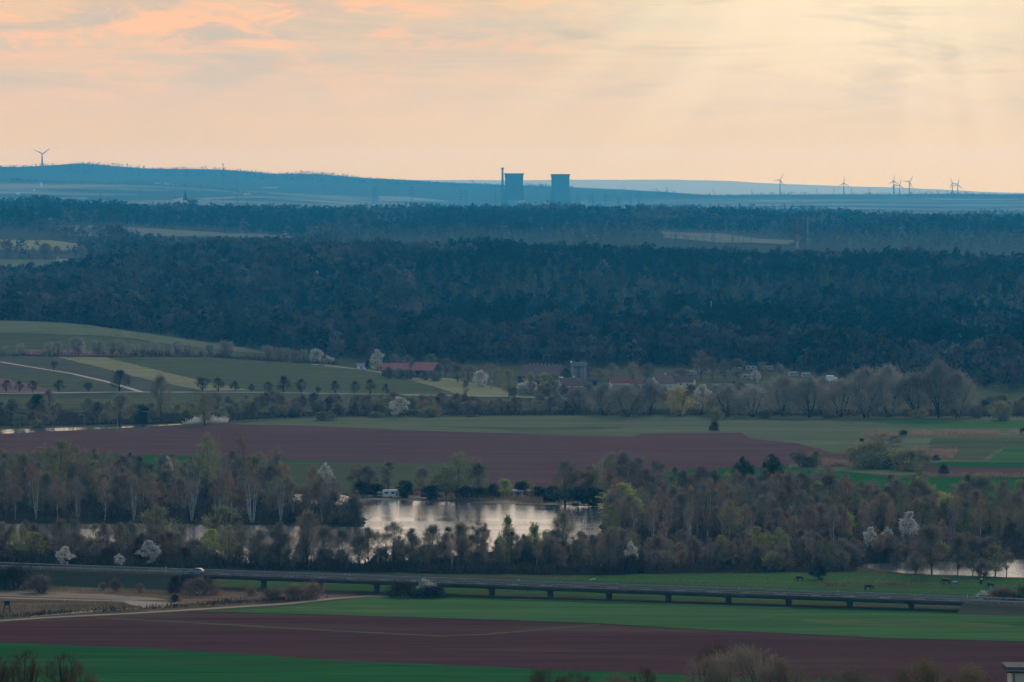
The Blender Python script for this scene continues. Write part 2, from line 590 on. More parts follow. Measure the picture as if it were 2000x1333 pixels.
kind('olivebush', 'budding_bush', 'bush', BARK, TWIG_OLIVE, 3, stem_name='stem', crown_name='twigs', H=5.0, RAD=3.4, zb=0.3, n=1900, L=0.8, W=0.13, shape='round', stems=5, rt=0.07, clumps=28, spread=0.28)
kind('willow', 'willow_tree', 'willow', DARK_BARK, PALE_TWIG, 3, H=17, RAD=8.5, zb=2.2, n=3600, L=1.7, W=0.15, shape='round', stems=3, rt=0.34, clumps=44, spread=0.24, limbs=16)
kind('yellow_willow', 'willow_tree', 'willow', DARK_BARK, WILLOW, 1, H=13, RAD=7.5, zb=2.0, n=3600, L=1.3, W=0.16, shape='round', stems=3, rt=0.3, clumps=40, spread=0.22, limbs=14, up=-0.2)
kind('orchard', 'fruit_tree', 'fruit tree', DARK_BARK, BRAMBLE, 3, H=6.5, RAD=2.7, zb=1.5, n=850, L=1.0, W=0.08, shape='round', rt=0.2, clumps=24, spread=0.25, limbs=10)
kind('avenue', 'bare_tree', 'tree', BARK, PALE_TWIG, 3, H=9, RAD=3.4, zb=0.9, n=1700, L=1.2, W=0.1, shape='vase', rt=0.16, stems=2, clumps=30, spread=0.28, limbs=12)
kind('conifer', 'pine_tree', 'pine', DARK_BARK, NEEDLE, 2, H=13, RAD=4.6, zb=0.2, n=2800, L=0.8, W=0.34, shape='round', rt=0.2, clumps=34, spread=0.25, up=0.3)
kind('spruce', 'spruce_tree', 'spruce', DARK_BARK, NEEDLE, 2, H=11, RAD=2.4, zb=0.5, n=1500, L=0.8, W=0.3, shape='cone', rt=0.15, clumps=40, spread=0.2, up=-0.1)


def plant(key, loc, label, group=None, h=None, w=None, rng=R, lean=0.0):
    """plants one individual: the first of a mesh pair is built, further ones are copied with their trunk and crown"""
    name, cat, ms, H, RAD, sn, cn, _ = KINDS[key]
    st, cr = rng.choice(ms)
    h = h or H * rng.uniform(0.75, 1.2)
    s = h / H
    sw = (w / (2 * RAD)) if w else s * rng.uniform(0.85, 1.2)
    o = thing(name, loc, label, cat, rng.uniform(0, 6.28), group, (sw, sw, s))
    link(sn, st, o)
    link(cn, cr, o)
    return o


def pplant(key, px, py, label, group=None, top=None, wpx=None, ymin=600.0, rng=R):
    """one plant standing at a seen ground point, as tall as the row its top reaches and as wide as wpx"""
    g = gnd(px, py, ymin)
    h = ((py - top) / F * g.y * 1.02) if top is not None else None
    w = wpx / F * g.y if wpx else None
    return plant(key, g, label, group, h, w, rng)


def inside(p, poly):
    x, y = p
    c = False
    for (x1, y1), (x2, y2) in zip(poly, poly[1:] + poly[:1]):
        if (y1 > y) != (y2 > y) and x < (x2 - x1) * (y - y1) / (y2 - y1) + x1:
            c = not c
    return c


def scatter(poly_px, n, gap, rng, tries=30, ymin=600.0):
    poly = [tuple(gnd(*p, ymin)[:2]) for p in poly_px]
    xs, ys = [p[0] for p in poly], [p[1] for p in poly]
    pts = []
    for _ in range(n * tries):
        q = (rng.uniform(min(xs), max(xs)), rng.uniform(min(ys), max(ys)))
        if inside(q, poly) and all((q[0] - a[0]) ** 2 + (q[1] - a[1]) ** 2 > gap * gap for a in pts):
            pts.append(q)
            if len(pts) >= n:
                break
    return sorted(pts, key=lambda q: -q[1])


def grove(poly_px, n, gap, mix, hs, seed, where, ymin=600.0):
    """a wood of individual trees: mix is [(key, weight, look)], hs a height range"""
    rng = random.Random(seed)
    keys = [m[0] for m in mix]
    wts = [m[1] for m in mix]
    look = {m[0]: m[2] for m in mix}
    for x, y in scatter(poly_px, n, gap, rng, ymin=ymin):
        k = rng.choices(keys, wts)[0]
        lab = f'{look[k]} {where}'
        H = KINDS[k][3]
        tree = KINDS[k][1] not in ('bush',)
        h = rng.uniform(*hs) if tree else H * rng.uniform(0.7, 1.15)
        if k in ('green', 'blossom', 'alder'):
            h *= 0.85
        plant(k, Vector((x, y, hz(x, y))), lab, lab, h, None, rng)


def brush(name, poly_px, n, hmin, hmax, W, mat, seed, label, ymin=600.0, up=2.0, cat=None):
    """low growth nobody could count: one mesh of upright blades and twigs"""
    rng = random.Random(seed)
    poly = [tuple(gnd(*p, ymin)[:2]) for p in poly_px]
    xs, ys = [p[0] for p in poly], [p[1] for p in poly]
    mb = MB()
    k = 0
    for _ in range(n * 12):
        if k >= n:
            break
        x, y = rng.uniform(min(xs), max(xs)), rng.uniform(min(ys), max(ys))
        if not inside((x, y), poly):
            continue
        dens = noise.noise(Vector((x / 9.0, y / 22.0, seed)))
        if dens < rng.uniform(-0.5, 0.25):
            continue
        k += 1
        h = rng.uniform(hmin, hmax) * (0.75 + 0.6 * max(0, dens))
        z = hz(x, y)
        p = Vector((x, y, z + rng.random() ** 2 * h * 0.6))
        tuft(rng, mb, p, Vector((rng.gauss(0, 0.7), rng.gauss(0, 0.7), up)), h * rng.uniform(0.5, 1), W)
    o = mb.build(name, mat)
    return tag(o, label, None, None, 'stuff')

# ------------------------------------------------------------------ far-off woods (masses)
def wood_mat():
    m, nt, b = new_mat('mixed_wood')
    b.inputs['Roughness'].default_value = 1.0
    b.inputs['Specular IOR Level'].default_value = 0.0
    a = nn(nt, 'ShaderNodeAttribute', attribute_name='tint')
    vec = nt.nodes.new('ShaderNodeNewGeometry').outputs['Position']
    f = fac_noise(nt, vec, (0.35, 0.35, 0.35), 0.3, 0.7, 3)
    nt.links.new(mixc(nt, f, a.outputs['Color'], mixc(nt, 1.0, a.outputs['Color'], (0.62, 0.62, 0.62), 'MULTIPLY')), b.inputs['Base Color'])
    return see_light_through(m, 0.12)


WOODMAT = wood_mat()


def wood_template(kind_, n, seed, k=1.0):
    """n small faces of one tree of a wood, about 15 m tall"""
    rng = random.Random(seed)
    mb = MB()
    H = {'decid': 16.5, 'larch': 17, 'pine': 17, 'spruce': 17, 'fresh': 12, 'white': 9}[kind_]
    RAD = {'decid': 6.6, 'larch': 3.6, 'pine': 4.6, 'spruce': 3.4, 'fresh': 4.2, 'white': 4.0}[kind_]
    env = ENV[{'decid': 'round', 'larch': 'cone', 'pine': 'dome', 'spruce': 'cone', 'fresh': 'oval', 'white': 'round'}[kind_]]
    zb = {'decid': 1.5, 'larch': 1.5, 'pine': 4, 'spruce': 1, 'fresh': 1.5, 'white': 1.5}[kind_]
    L = {'decid': 2.4, 'larch': 2.2, 'pine': 1.9, 'spruce': 1.9, 'fresh': 1.7, 'white': 1.5}[kind_] * k
    W = {'decid': 0.42, 'larch': 0.4, 'pine': 0.95, 'spruce': 0.8, 'fresh': 0.8, 'white': 0.8}[kind_] * k
    ncl = {'decid': 16, 'pine': 10, 'white': 10, 'fresh': 12}.get(kind_, 14)
    cl = []
    for _ in range(ncl):
        t = rng.random() ** 0.7
        a, r = rng.uniform(0, 6.283), env(t) * RAD * math.sqrt(rng.uniform(0.05, 1)) * 0.85
        cl.append((Vector((r * math.cos(a), r * math.sin(a), zb + t * (H - zb) * 0.92)), RAD * rng.uniform(0.22, 0.42) * (1.0 if kind_ in ('decid', 'pine', 'white') else 0.75)))
    for i in range(n):
        c, rc = cl[i % ncl]
        nv = Vector((rng.gauss(0, 1), rng.gauss(0, 1), rng.gauss(0.35, 1))).normalized()
        p = c + nv * rc * rng.uniform(0.75, 1.1)
        nj = (nv + Vector((rng.uniform(-.45, .45), rng.uniform(-.45, .45), rng.uniform(-.45, .45)))).normalized()
        if kind_ in ('decid', 'larch') and i % 3 == 0:      # loose twigs that fray the outline
            tuft(rng, mb, p, nv + Vector((0, 0, .6)), L * rng.uniform(0.5, 0.9), W * 0.7)
            continue
        u = nj.cross(Vector((rng.uniform(-1, 1), rng.uniform(-1, 1), rng.uniform(-1, 1))))
        u.normalize()
        v = nj.cross(u)
        q = rc * rng.uniform(0.35, 0.75) * (0.8 + 0.2 * k)
        mb.add([p - u * q - v * q * .4, p + u * q * .3 - v * q * .7, p + u * q + v * q * .3, p - u * q * .2 + v * q * .8], [(0, 1, 2, 3)])
    r = 0.2 if k < 1.2 else 0.02
    mb.add([(-r, 0, -1), (r, 0, -1), (r * .5, 0, H * .8), (-r * .5, 0, H * .8), (0, -r, -1), (0, r, -1), (0, r * .5, H * .8), (0, -r * .5, H * .8)], [(0, 1, 2, 3), (4, 5, 6, 7)])
    return np.array(mb.v, np.float32).reshape(-1, 4, 3)


TINT = {
    'decid': ((0.135, 0.112, 0.085), (0.036, 0.042, 0.036)), 'larch': ((0.125, 0.125, 0.088), (0.07, 0.075, 0.052)),
    'pine': ((0.014, 0.033, 0.020), (0.008, 0.020, 0.013)), 'spruce': ((0.015, 0.027, 0.016), (0.009, 0.017, 0.011)),
    'fresh': ((0.22, 0.21, 0.08), (0.14, 0.14, 0.06)), 'white': ((0.5, 0.47, 0.42), (0.36, 0.33, 0.3)),
}


def wood(name, label, xs, ys, kinds, seed, n, k=1.0, smin=0.7, smax=1.15, zoff=0.0):
    """one mass of trees: kinds gives each point its kind"""
    rs = np.random.RandomState(seed)
    xs, ys = np.asarray(xs), np.asarray(ys)
    kinds = np.asarray(kinds)
    zs = hz_many(xs, ys) + zoff
    V, T = [], []
    for kd in sorted(set(kinds)):
        for var in range(4):
            idx = np.nonzero(kinds == kd)[0][var::4]
            if not len(idx):
                continue
            tp = wood_template(kd, n, seed * 7 + var * 3 + hash_of(kd), k)
            a = rs.uniform(0, 6.283, len(idx)).astype(np.float32)
            s = (rs.uniform(smin, smax, len(idx)) * (1.0 + 0.55 * nz(xs[idx], ys[idx], 70 * k, 120 * k, 3.3))).astype(np.float32)
            sw = s * rs.uniform(0.8, 1.25, len(idx)).astype(np.float32)
            c, sn = np.cos(a), np.sin(a)
            x = (tp[None, :, :, 0] * c[:, None, None] - tp[None, :, :, 1] * sn[:, None, None]) * sw[:, None, None] + xs[idx][:, None, None]
            y = (tp[None, :, :, 0] * sn[:, None, None] + tp[None, :, :, 1] * c[:, None, None]) * sw[:, None, None] + ys[idx][:, None, None]
            z = tp[None, :, :, 2] * s[:, None, None] + zs[idx][:, None, None]
            V.append(np.stack([x, y, z], -1).reshape(-1, 3).astype(np.float32))
            c1, c2 = np.array(TINT[kd][0]), np.array(TINT[kd][1])
            f = rs.uniform(0, 1, (len(idx), 1))
            col = (c1 * f + c2 * (1 - f)) * rs.uniform(0.75, 1.25, (len(idx), 1)) * (1.0 + 0.75 * nz(xs[idx], ys[idx], 55 * k, 130 * k, 8.8))[:, None]
            col = np.clip(col, 0.004, 0.8)
            T.append(np.repeat(np.concatenate([col, np.ones((len(idx), 1))], 1), tp.shape[0], 0).astype(np.float32))
    V, T = np.concatenate(V), np.concatenate(T)
    nf = len(T)
    me = bpy.data.meshes.new(name)
    me.vertices.add(nf * 4)
    me.vertices.foreach_set('co', V.ravel())
    me.loops.add(nf * 4)
    me.loops.foreach_set('vertex_index', np.arange(nf * 4, dtype=np.int32))
    me.polygons.add(nf)
    me.polygons.foreach_set('loop_start', np.arange(0, nf * 4, 4, dtype=np.int32))
    me.update(calc_edges=True)
    at_ = me.attributes.new('tint', 'FLOAT_COLOR', 'FACE')
    at_.data.foreach_set('color', T.ravel())
    me.materials.append(WOODMAT)
    return tag(link(name, me), label, None, None, 'stuff')


def wood_points(y0, y1, keep, spacing, seed, umax=0.142):
    rs = np.random.RandomState(seed)
    xs, ys = [], []
    Y = y0
    while Y < y1:
        w = umax * Y
        n = int(2 * w / spacing)
        x = np.linspace(-w, w, n) + rs.uniform(-0.48, 0.48, n) * spacing
        y = Y + rs.uniform(-0.48, 0.48, n) * spacing
        xs.append(x)
        ys.append(y)
        Y += spacing
    x, y = np.concatenate(xs), np.concatenate(ys)
    px = 1000 + F * x / y
    m = keep(x, y, px)
    return x[m], y[m], px[m]


def nz(x, y, sx, sy, s):
    return np.array([noise.noise(Vector((a / sx, b / sy, s))) for a, b in zip(x, y)])


def polys_mask(polys, ymin):
    ws = [[tuple(gnd(p[0], p[1], ymin)[:2]) for p in q] for q in polys]
    return lambda x, y: np.array([any(inside((a, b), w) for w in ws) for a, b in zip(x, y)], bool)


def pick(rs, table, m):
    ks = list(table)
    w = np.array([table[k] for k in ks], float)
    return rs.choice(ks, m, p=w / w.sum())


EDGE = ([-800, 0, 250, 480, 560, 640, 760, 1000, 1250, 1500, 1700, 1880, 1950, 2800],
        [3075, 3068, 3062, 3030, 2925, 2810, 2740, 2705, 2660, 2620, 2560, 2490, 2340, 2290])


# ------------------------------------------------------------------ sky, sun, air
SUN_EL, SUN_AZ = math.radians(27), math.radians(14)
world = bpy.data.worlds.new('World')
scn.world = world
world.use_nodes = True
nt = world.node_tree
bg = nt.nodes['Background']
sky = nn(nt, 'ShaderNodeTexSky', sky_type='NISHITA', sun_disc=False, sun_elevation=SUN_EL, sun_rotation=SUN_AZ)
sky.dust_density = 2.0
tc = nt.nodes.new('ShaderNodeTexCoord')
sep = nt.nodes.new('ShaderNodeSeparateXYZ')
nt.links.new(tc.outputs['Generated'], sep.inputs[0])


def wm(op, a, b=None, c=None, clamp=False):
    n = nn(nt, 'ShaderNodeMath', operation=op)
    n.use_clamp = clamp
    for i, v in enumerate((a, b, c)):
        if v is None:
            continue
        if isinstance(v, (int, float)):
            n.inputs[i].default_value = v
        else:
            nt.links.new(v, n.inputs[i])
    return n.outputs[0]


def wramp(v, lo, hi, o0=0.0, o1=1.0):
    n = nt.nodes.new('ShaderNodeMapRange')
    n.interpolation_type = 'SMOOTHSTEP'
    nt.links.new(v, n.inputs[0])
    for i, q in enumerate((lo, hi, o0, o1)):
        n.inputs[i + 1].default_value = q
    return n.outputs[0]


def wnoise(sx, sz, off, detail=5, rough=0.55, dist=0.0):
    cv = nt.nodes.new('ShaderNodeCombineXYZ')
    nt.links.new(wm('MULTIPLY_ADD', sep.outputs[0], sx, off), cv.inputs[0])
    nt.links.new(wm('MULTIPLY_ADD', sep.outputs[2], sz, off * 0.7), cv.inputs[1])
    nt.links.new(wm('MULTIPLY', sep.outputs[1], 2.0), cv.inputs[2])
    n = nn(nt, 'ShaderNodeTexNoise', Scale=1.0, Detail=detail, Roughness=rough, Distortion=dist)
    nt.links.new(cv.outputs[0], n.inputs['Vector'])
    return n.outputs['Fac']


el, az = sep.outputs[2], sep.outputs[0]
# lit cloud, grey cloud bases, veil near the horizon
streak = wramp(wnoise(19, 120, 3.0, 6, 0.6, 0.9), 0.46, 0.66)
puff = wramp(wnoise(46, 170, 11.0, 7, 0.62, 0.9), 0.44, 0.60)
high = wramp(el, 0.012, 0.034)
warm = mixc(nt, wramp(az, -0.10, 0.06), SKY['left'], SKY['right'])
col = mixc(nt, wm('MULTIPLY', wm('MULTIPLY', puff, high), wramp(az, 0.04, -0.08)), warm, SKY['lit'])
col = mixc(nt, wm('MULTIPLY', streak, wm('MULTIPLY_ADD', high, 0.62, 0.10)), col, SKY['grey'])
band = wramp(wnoise(5.5, 150, 41.0, 6, 0.58, 0.4), 0.45, 0.60)
col = mixc(nt, wm('MULTIPLY', band, wm('MULTIPLY_ADD', wramp(el, 0.016, 0.03), 0.48, 0.05)), col, (0.60, 0.545, 0.425))
mott = wramp(wnoise(34, 95, 21.0, 7, 0.62, 0.5), 0.40, 0.62)
col = mixc(nt, wm('MULTIPLY', mott, wm('MULTIPLY_ADD', high, 0.36, 0.12)), col, mixc(nt, 1.0, SKY['grey'], (1.12, 1.08, 1.06), 'MULTIPLY'))
bil = wramp(wnoise(60, 190, 31.0, 7, 0.65, 0.6), 0.50, 0.62)
col = mixc(nt, wm('MULTIPLY', wm('MULTIPLY', bil, wramp(el, 0.024, 0.036)), wramp(az, 0.06, -0.06, 0.1, 0.8)), col, SKY['lit'])
# the bright place where the sun stands behind the cloud
dx, dz = wm('SUBTRACT', az, 0.075), wm('SUBTRACT', el, 0.055)
dist = wm('SQRT', wm('ADD', wm('MULTIPLY', dx, dx), wm('MULTIPLY', wm('MULTIPLY', dz, dz), 2.4)))
glow = wramp(dist, 0.085, 0.012)
col = mixc(nt, wm('MULTIPLY', glow, wm('SUBTRACT', 1.0, wm('MULTIPLY', streak, 0.45))), col, SKY['glow'])
# faint shafts of light that fan out from it
dx2, dz2 = wm('SUBTRACT', az, 0.085), wm('SUBTRACT', el, 0.075)
ang_ = wm('ARCTAN2', dx2, wm('MULTIPLY', dz2, -1.0))
rn = nn(nt, 'ShaderNodeTexNoise', noise_dimensions='1D', Scale=5.0, Detail=1.0)
nt.links.new(ang_, rn.inputs['W'])
shaft = wm('MULTIPLY', wramp(rn.outputs['Fac'], 0.48, 0.66), wm('MULTIPLY', wramp(dist, 0.015, 0.04), wramp(dist, 0.15, 0.05)))
col = mixc(nt, wm('MULTIPLY', shaft, 0.22), col, SKY['glow'])
# horizon veil
col = mixc(nt, wramp(el, 0.020, -0.002, 0.0, 0.9), col, mixc(nt, wramp(az, -0.10, 0.10), SKY['hor_left'], SKY['hor_right']))
col = mixc(nt, wramp(el, 0.045, 0.10), col, SKY['above'])
# the cloud sheet covers the western sky; the rest is open sky
cover = wm('MULTIPLY', wramp(el, 0.45, 0.15), wramp(sep.outputs[1], 0.1, 0.75))
skyc = mixc(nt, 1.0, sky.outputs[0], (SKY['str'],) * 3, 'MULTIPLY')
nt.links.new(mixc(nt, cover, skyc, col), bg.inputs['Color'])
bg.inputs['Strength'].default_value = 1.0

sun = bpy.data.lights.new('sun', 'SUN')
sun.energy = SUN_E
sun.angle = math.radians(10)
sun.color = (1.0, 0.9, 0.76)
sun_o = bpy.data.objects.new('sun', sun)
COL.objects.link(sun_o)
sd = Vector((math.sin(SUN_AZ) * math.cos(SUN_EL), math.cos(SUN_AZ) * math.cos(SUN_EL), math.sin(SUN_EL)))
sun_o.rotation_euler = sd.to_track_quat('Z', 'Y').to_euler()

hm = bpy.data.materials.new('haze')
hm.use_nodes = True
hn = hm.node_tree
hn.nodes.clear()
ho = hn.nodes.new('ShaderNodeOutputMaterial')
hv = hn.nodes.new('ShaderNodeVolumePrincipled')
hv.inputs['Color'].default_value = (*HAZE_COL, 1)
hv.inputs['Absorption Color'].default_value = (1, 1, 1, 1)
hv.inputs['Density'].default_value = HAZE_D
hv.inputs['Anisotropy'].default_value = HAZE_G
hn.links.new(hv.outputs[0], ho.inputs['Volume'])
hb = MB()
hb.box(-13500, 13500, -400, far(39900), -3.0, 305.0)
tag(hb.build('haze', hm), 'blue evening haze over the plain', None, None, 'stuff')

scn.view_settings.view_transform = 'Standard'
scn.view_settings.look = 'None'
scn.view_settings.exposure = EXPOSURE
scn.view_settings.gamma = 1.0
cy = scn.cycles
cy.max_bounces = 4
cy.diffuse_bounces = 2
cy.glossy_bounces = 2
cy.transmission_bounces = 2
cy.transparent_max_bounces = 4
cy.volume_bounces = 1
cy.use_denoising = True
cy.denoiser = 'OPENIMAGEDENOISE'
cy.denoising_prefilter = 'ACCURATE'
cy.caustics_reflective = False
cy.caustics_refractive = False

# ------------------------------------------------------------------ the ground
gm = MB()
nr, nc = len(YS), len(UE)
gm.v = [(float(UE[j] * (YS[i] + 200)), float(YS[i]), float(GZ[i, j])) for i in range(nr) for j in range(nc)]
gm.f = [(i * nc + j, i * nc + j + 1, (i + 1) * nc + j + 1, (i + 1) * nc + j) for i in range(nr - 1) for j in range(nc - 1)]
GROUND = surf('meadow_ground', (0.10, 0.11, 0.05), (0.075, 0.075, 0.04), (0.012, 0.03, 1), coord='pos', spec=0.0, rough=1.0, fine=((0.25, 0.9, 1), 0.3), patch=((0.11, 0.085, 0.05), (0.008, 0.01, 1), 0.55, 0.75))
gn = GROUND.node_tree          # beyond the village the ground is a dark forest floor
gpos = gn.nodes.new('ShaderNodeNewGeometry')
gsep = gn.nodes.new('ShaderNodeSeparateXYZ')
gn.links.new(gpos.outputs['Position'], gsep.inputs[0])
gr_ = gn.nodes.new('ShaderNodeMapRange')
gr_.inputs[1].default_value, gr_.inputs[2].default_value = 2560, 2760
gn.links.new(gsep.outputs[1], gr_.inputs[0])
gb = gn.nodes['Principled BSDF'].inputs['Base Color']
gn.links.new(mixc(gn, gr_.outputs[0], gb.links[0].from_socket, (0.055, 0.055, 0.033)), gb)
fo_ = gn.nodes.new('ShaderNodeMapRange')      # open farmland between the far woods
fo_.inputs[1].default_value, fo_.inputs[2].default_value = 9800, far(12500)
gn.links.new(gsep.outputs[1], fo_.inputs[0])
op_ = nn(gn, 'ShaderNodeMath', operation='MULTIPLY')
fq_ = gn.nodes.new('ShaderNodeMapRange')
fq_.inputs[1].default_value, fq_.inputs[2].default_value = far(20200), far(18600)
gn.links.new(gsep.outputs[1], fq_.inputs[0])
fm_ = nn(gn, 'ShaderNodeMath', operation='MULTIPLY')
gn.links.new(fo_.outputs[0], fm_.inputs[0])
gn.links.new(fq_.outputs[0], fm_.inputs[1])
gn.links.new(fm_.outputs[0], op_.inputs[0])
gn.links.new(fac_noise(gn, gpos.outputs['Position'], (0.0014, 0.0024, 0.01), 0.44, 0.6, 5, (3, 5, 1)), op_.inputs[1])
gn.links.new(mixc(gn, op_.outputs[0], gb.links[0].from_socket, (0.20, 0.185, 0.13)), gb)
fr_ = gn.nodes.new('ShaderNodeMapRange')      # ground of the last hills coloured pale to imitate haze
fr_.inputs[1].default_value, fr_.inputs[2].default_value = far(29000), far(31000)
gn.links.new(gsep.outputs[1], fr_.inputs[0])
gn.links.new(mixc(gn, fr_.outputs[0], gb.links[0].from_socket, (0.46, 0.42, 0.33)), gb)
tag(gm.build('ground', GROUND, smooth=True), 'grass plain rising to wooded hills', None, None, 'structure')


def field_mat(name, c1, c2, rotz=0.0, patch=None, fine=0.42, sx=0.006, sy=0.05):
    return surf(name, c1, c2, (sx, sy, 1), coord='pos', fine=((0.02, 0.42, 1), fine), patch=patch, rotz=rotz, spec=0.0, rough=1.0)


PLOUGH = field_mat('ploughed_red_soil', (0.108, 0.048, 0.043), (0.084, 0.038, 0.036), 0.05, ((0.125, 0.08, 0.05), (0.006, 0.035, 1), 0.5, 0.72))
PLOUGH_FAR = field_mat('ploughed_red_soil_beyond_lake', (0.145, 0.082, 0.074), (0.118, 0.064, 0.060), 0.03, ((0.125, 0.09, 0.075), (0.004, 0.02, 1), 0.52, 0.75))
CROP = field_mat('young_green_crop', (0.030, 0.135, 0.026), (0.026, 0.098, 0.028), 0.04, ((0.06, 0.115, 0.035), (0.010, 0.05, 1), 0.5, 0.72), fine=0.4)
CROP_PALE = field_mat('pale_green_crop', (0.085, 0.18, 0.05), (0.06, 0.135, 0.042), 0.04, ((0.17, 0.17, 0.07), (0.012, 0.03, 1), 0.6, 0.8))
MEADOW = field_mat('rough_meadow', (0.07, 0.15, 0.038), (0.055, 0.115, 0.035), 0.0, ((0.14, 0.11, 0.06), (0.03, 0.04, 1), 0.56, 0.72))
OLIVE = field_mat('olive_grassland', (0.165, 0.185, 0.095), (0.125, 0.145, 0.08), 0.02, sx=0.004, sy=0.03)
OLIVE_DARK = field_mat('dark_olive_grass', (0.12, 0.135, 0.06), (0.09, 0.10, 0.05))
OLIVE_GREY = field_mat('grey_olive_fallow', (0.12, 0.115, 0.075), (0.095, 0.092, 0.062))
PALE = field_mat('pale_straw_field', (0.28, 0.27, 0.13), (0.22, 0.215, 0.11))
PINK = field_mat('pinkish_bare_soil', (0.24, 0.145, 0.12), (0.19, 0.115, 0.098))
OLIVE_DARK_EDGE = field_mat('dark_ditch_grass', (0.045, 0.05, 0.028), (0.03, 0.034, 0.02))
SAND = surf('sandy_track', (0.25, 0.185, 0.13), (0.19, 0.145, 0.10), (0.08, 0.2, 1), coord='pos')
DRY = field_mat('dry_scrub_grass', (0.175, 0.115, 0.07), (0.085, 0.082, 0.044), 0.0, ((0.26, 0.17, 0.10), (0.02, 0.04, 1), 0.54, 0.7), sx=0.02, sy=0.05)
FARFIELD = field_mat('distant_pale_field', (0.19, 0.20, 0.135), (0.15, 0.16, 0.11))
ASPHALT = surf('asphalt', (0.04, 0.04, 0.042), (0.03, 0.03, 0.031), (0.3, 0.3, 1), coord='pos', rough=1.0, spec=0.02)
PATHMAT = surf('pale_farm_track', (0.34, 0.30, 0.24), (0.27, 0.23, 0.18), (0.1, 0.3, 1), coord='pos')

# near fields, from the valley edge to the road bridge
sheet('field', [(-420, 1253), (0, 1255), (330, 1268), (660, 1289), (1000, 1305), (1330, 1318), (1600, 1329), (2420, 1345), (2420, 1420), (-420, 1420)], CROP)
sheet('field', [(-420, 1218), (0, 1217), (130, 1206), (370, 1196), (660, 1203), (1000, 1213), (1170, 1219), (1330, 1229), (1730, 1248), (2420, 1265), (2420, 1347), (1600, 1330), (1330, 1319), (1000, 1306), (660, 1290), (330, 1269), (0, 1256), (-420, 1254)], PLOUGH)
sheet('field', [(410, 1196), (560, 1186), (700, 1169), (760, 1164), (900, 1163), (1300, 1177), (1660, 1189), (2420, 1199), (2420, 1263), (1730, 1247), (1330, 1228), (1170, 1218), (1000, 1212), (660, 1202)], CROP_PALE)
sheet('field', [(760, 1178), (1100, 1173), (1500, 1190), (1330, 1212), (1060, 1205), (700, 1200)], CROP_PALE, jitter=2.5)
ribbon('field_margin_path', [(370, 1195.5), (660, 1202.5), (1000, 1212.5), (1170, 1218.5), (1330, 1228.5), (1730, 1247.5), (2420, 1264)], 1.6, OLIVE_DARK_EDGE)
ribbon('grass_strip_path', [(190, 1207), (380, 1217), (660, 1233), (760, 1238), (860, 1243), (940, 1240), (1060, 1230), (1170, 1220)], 2.2, OLIVE_DARK)
sheet('field', [(-420, 1128), (330, 1135), (520, 1142), (690, 1150), (700, 1164), (560, 1181), (330, 1193), (0, 1210), (-420, 1213)], DRY)
sheet('field', [(90, 1141), (330, 1145), (330, 1152), (210, 1151), (90, 1147)], MEADOW, jitter=2)
sheet('field', [(-420, 1146), (0, 1149), (60, 1157), (200, 1161), (270, 1166), (330, 1172), (250, 1174), (120, 1168), (0, 1164), (-420, 1163)], surf('dry_pink_grass', (0.18, 0.125, 0.085), (0.12, 0.09, 0.06), (0.06, 0.1, 1), coord='pos'), jitter=2.5)
ribbon('track', [(-420, 1167), (0, 1168), (140, 1172), (250, 1175), (330, 1178), (360, 1179)], 3.0, SAND)
sheet('track_junction', [(240, 1176), (355, 1178), (320, 1187), (250, 1190), (130, 1200), (60, 1206), (60, 1204), (200, 1192), (280, 1187)], SAND, jitter=1.0)
ribbon('farm_track', [(-420, 1216), (0, 1213), (90, 1207), (250, 1199), (400, 1190), (560, 1180), (650, 1170), (720, 1165), (800, 1166)], 3.2, SAND)
sheet('field', [(700, 1148), (1000, 1132), (1190, 1125), (1330, 1121), (1690, 1119), (1800, 1128), (2420, 1133), (2420, 1182), (1800, 1182), (1300, 1170), (900, 1156)], MEADOW)
sheet('field', [(400, 1134), (700, 1140), (900, 1150), (900, 1162), (700, 1156), (560, 1150), (420, 1143)], MEADOW)
sheet('field', [(1440, 1205), (1640, 1210), (1800, 1214), (1980, 1222), (1990, 1236), (1860, 1228), (1700, 1222)], field_mat('yellowed_grass', (0.15, 0.165, 0.065), (0.07, 0.14, 0.05), 0.0, sx=0.03, sy=0.12), jitter=4)
ribbon('farm_track', [(1000, 1172), (1150, 1174), (1330, 1181), (1550, 1189)], 0.8, PATHMAT)

# between the lake and the river
sheet('field', [(-420, 884), (0, 884), (300, 889), (600, 900), (800, 905), (960, 906), (960, 950), (540, 950), (300, 932), (-420, 930)], CROP)
sheet('field', [(320, 900), (980, 908), (980, 956), (690, 956), (540, 952), (320, 934)], OLIVE_DARK)
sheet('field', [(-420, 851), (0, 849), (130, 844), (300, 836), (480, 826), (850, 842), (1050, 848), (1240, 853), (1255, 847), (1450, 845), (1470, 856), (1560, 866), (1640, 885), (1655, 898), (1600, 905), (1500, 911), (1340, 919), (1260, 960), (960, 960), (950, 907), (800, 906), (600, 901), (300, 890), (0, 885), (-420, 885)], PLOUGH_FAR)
sheet('field', [(440, 829), (620, 817), (1150, 813), (1700, 815), (2420, 812), (2420, 852), (1640, 854), (1600, 866), (1560, 867), (1465, 857), (1448, 846), (1252, 848), (1238, 854), (1050, 849), (850, 843), (600, 832)], OLIVE)
ribbon('field_margin_path', [(960, 838), (1060, 846), (1230, 853), (1250, 849)], 1.6, OLIVE_DARK)
sheet('field', [(820, 833), (1050, 836), (1240, 834), (1180, 839), (1020, 842)], OLIVE_DARK, jitter=3)
sheet('field', [(1660, 822), (1850, 822), (2420, 824), (2420, 838), (1860, 837), (1740, 829)], CROP_PALE, jitter=2)
sheet('field', [(1600, 853), (2420, 853), (2420, 902), (1700, 905), (1620, 884), (1560, 867)], OLIVE)
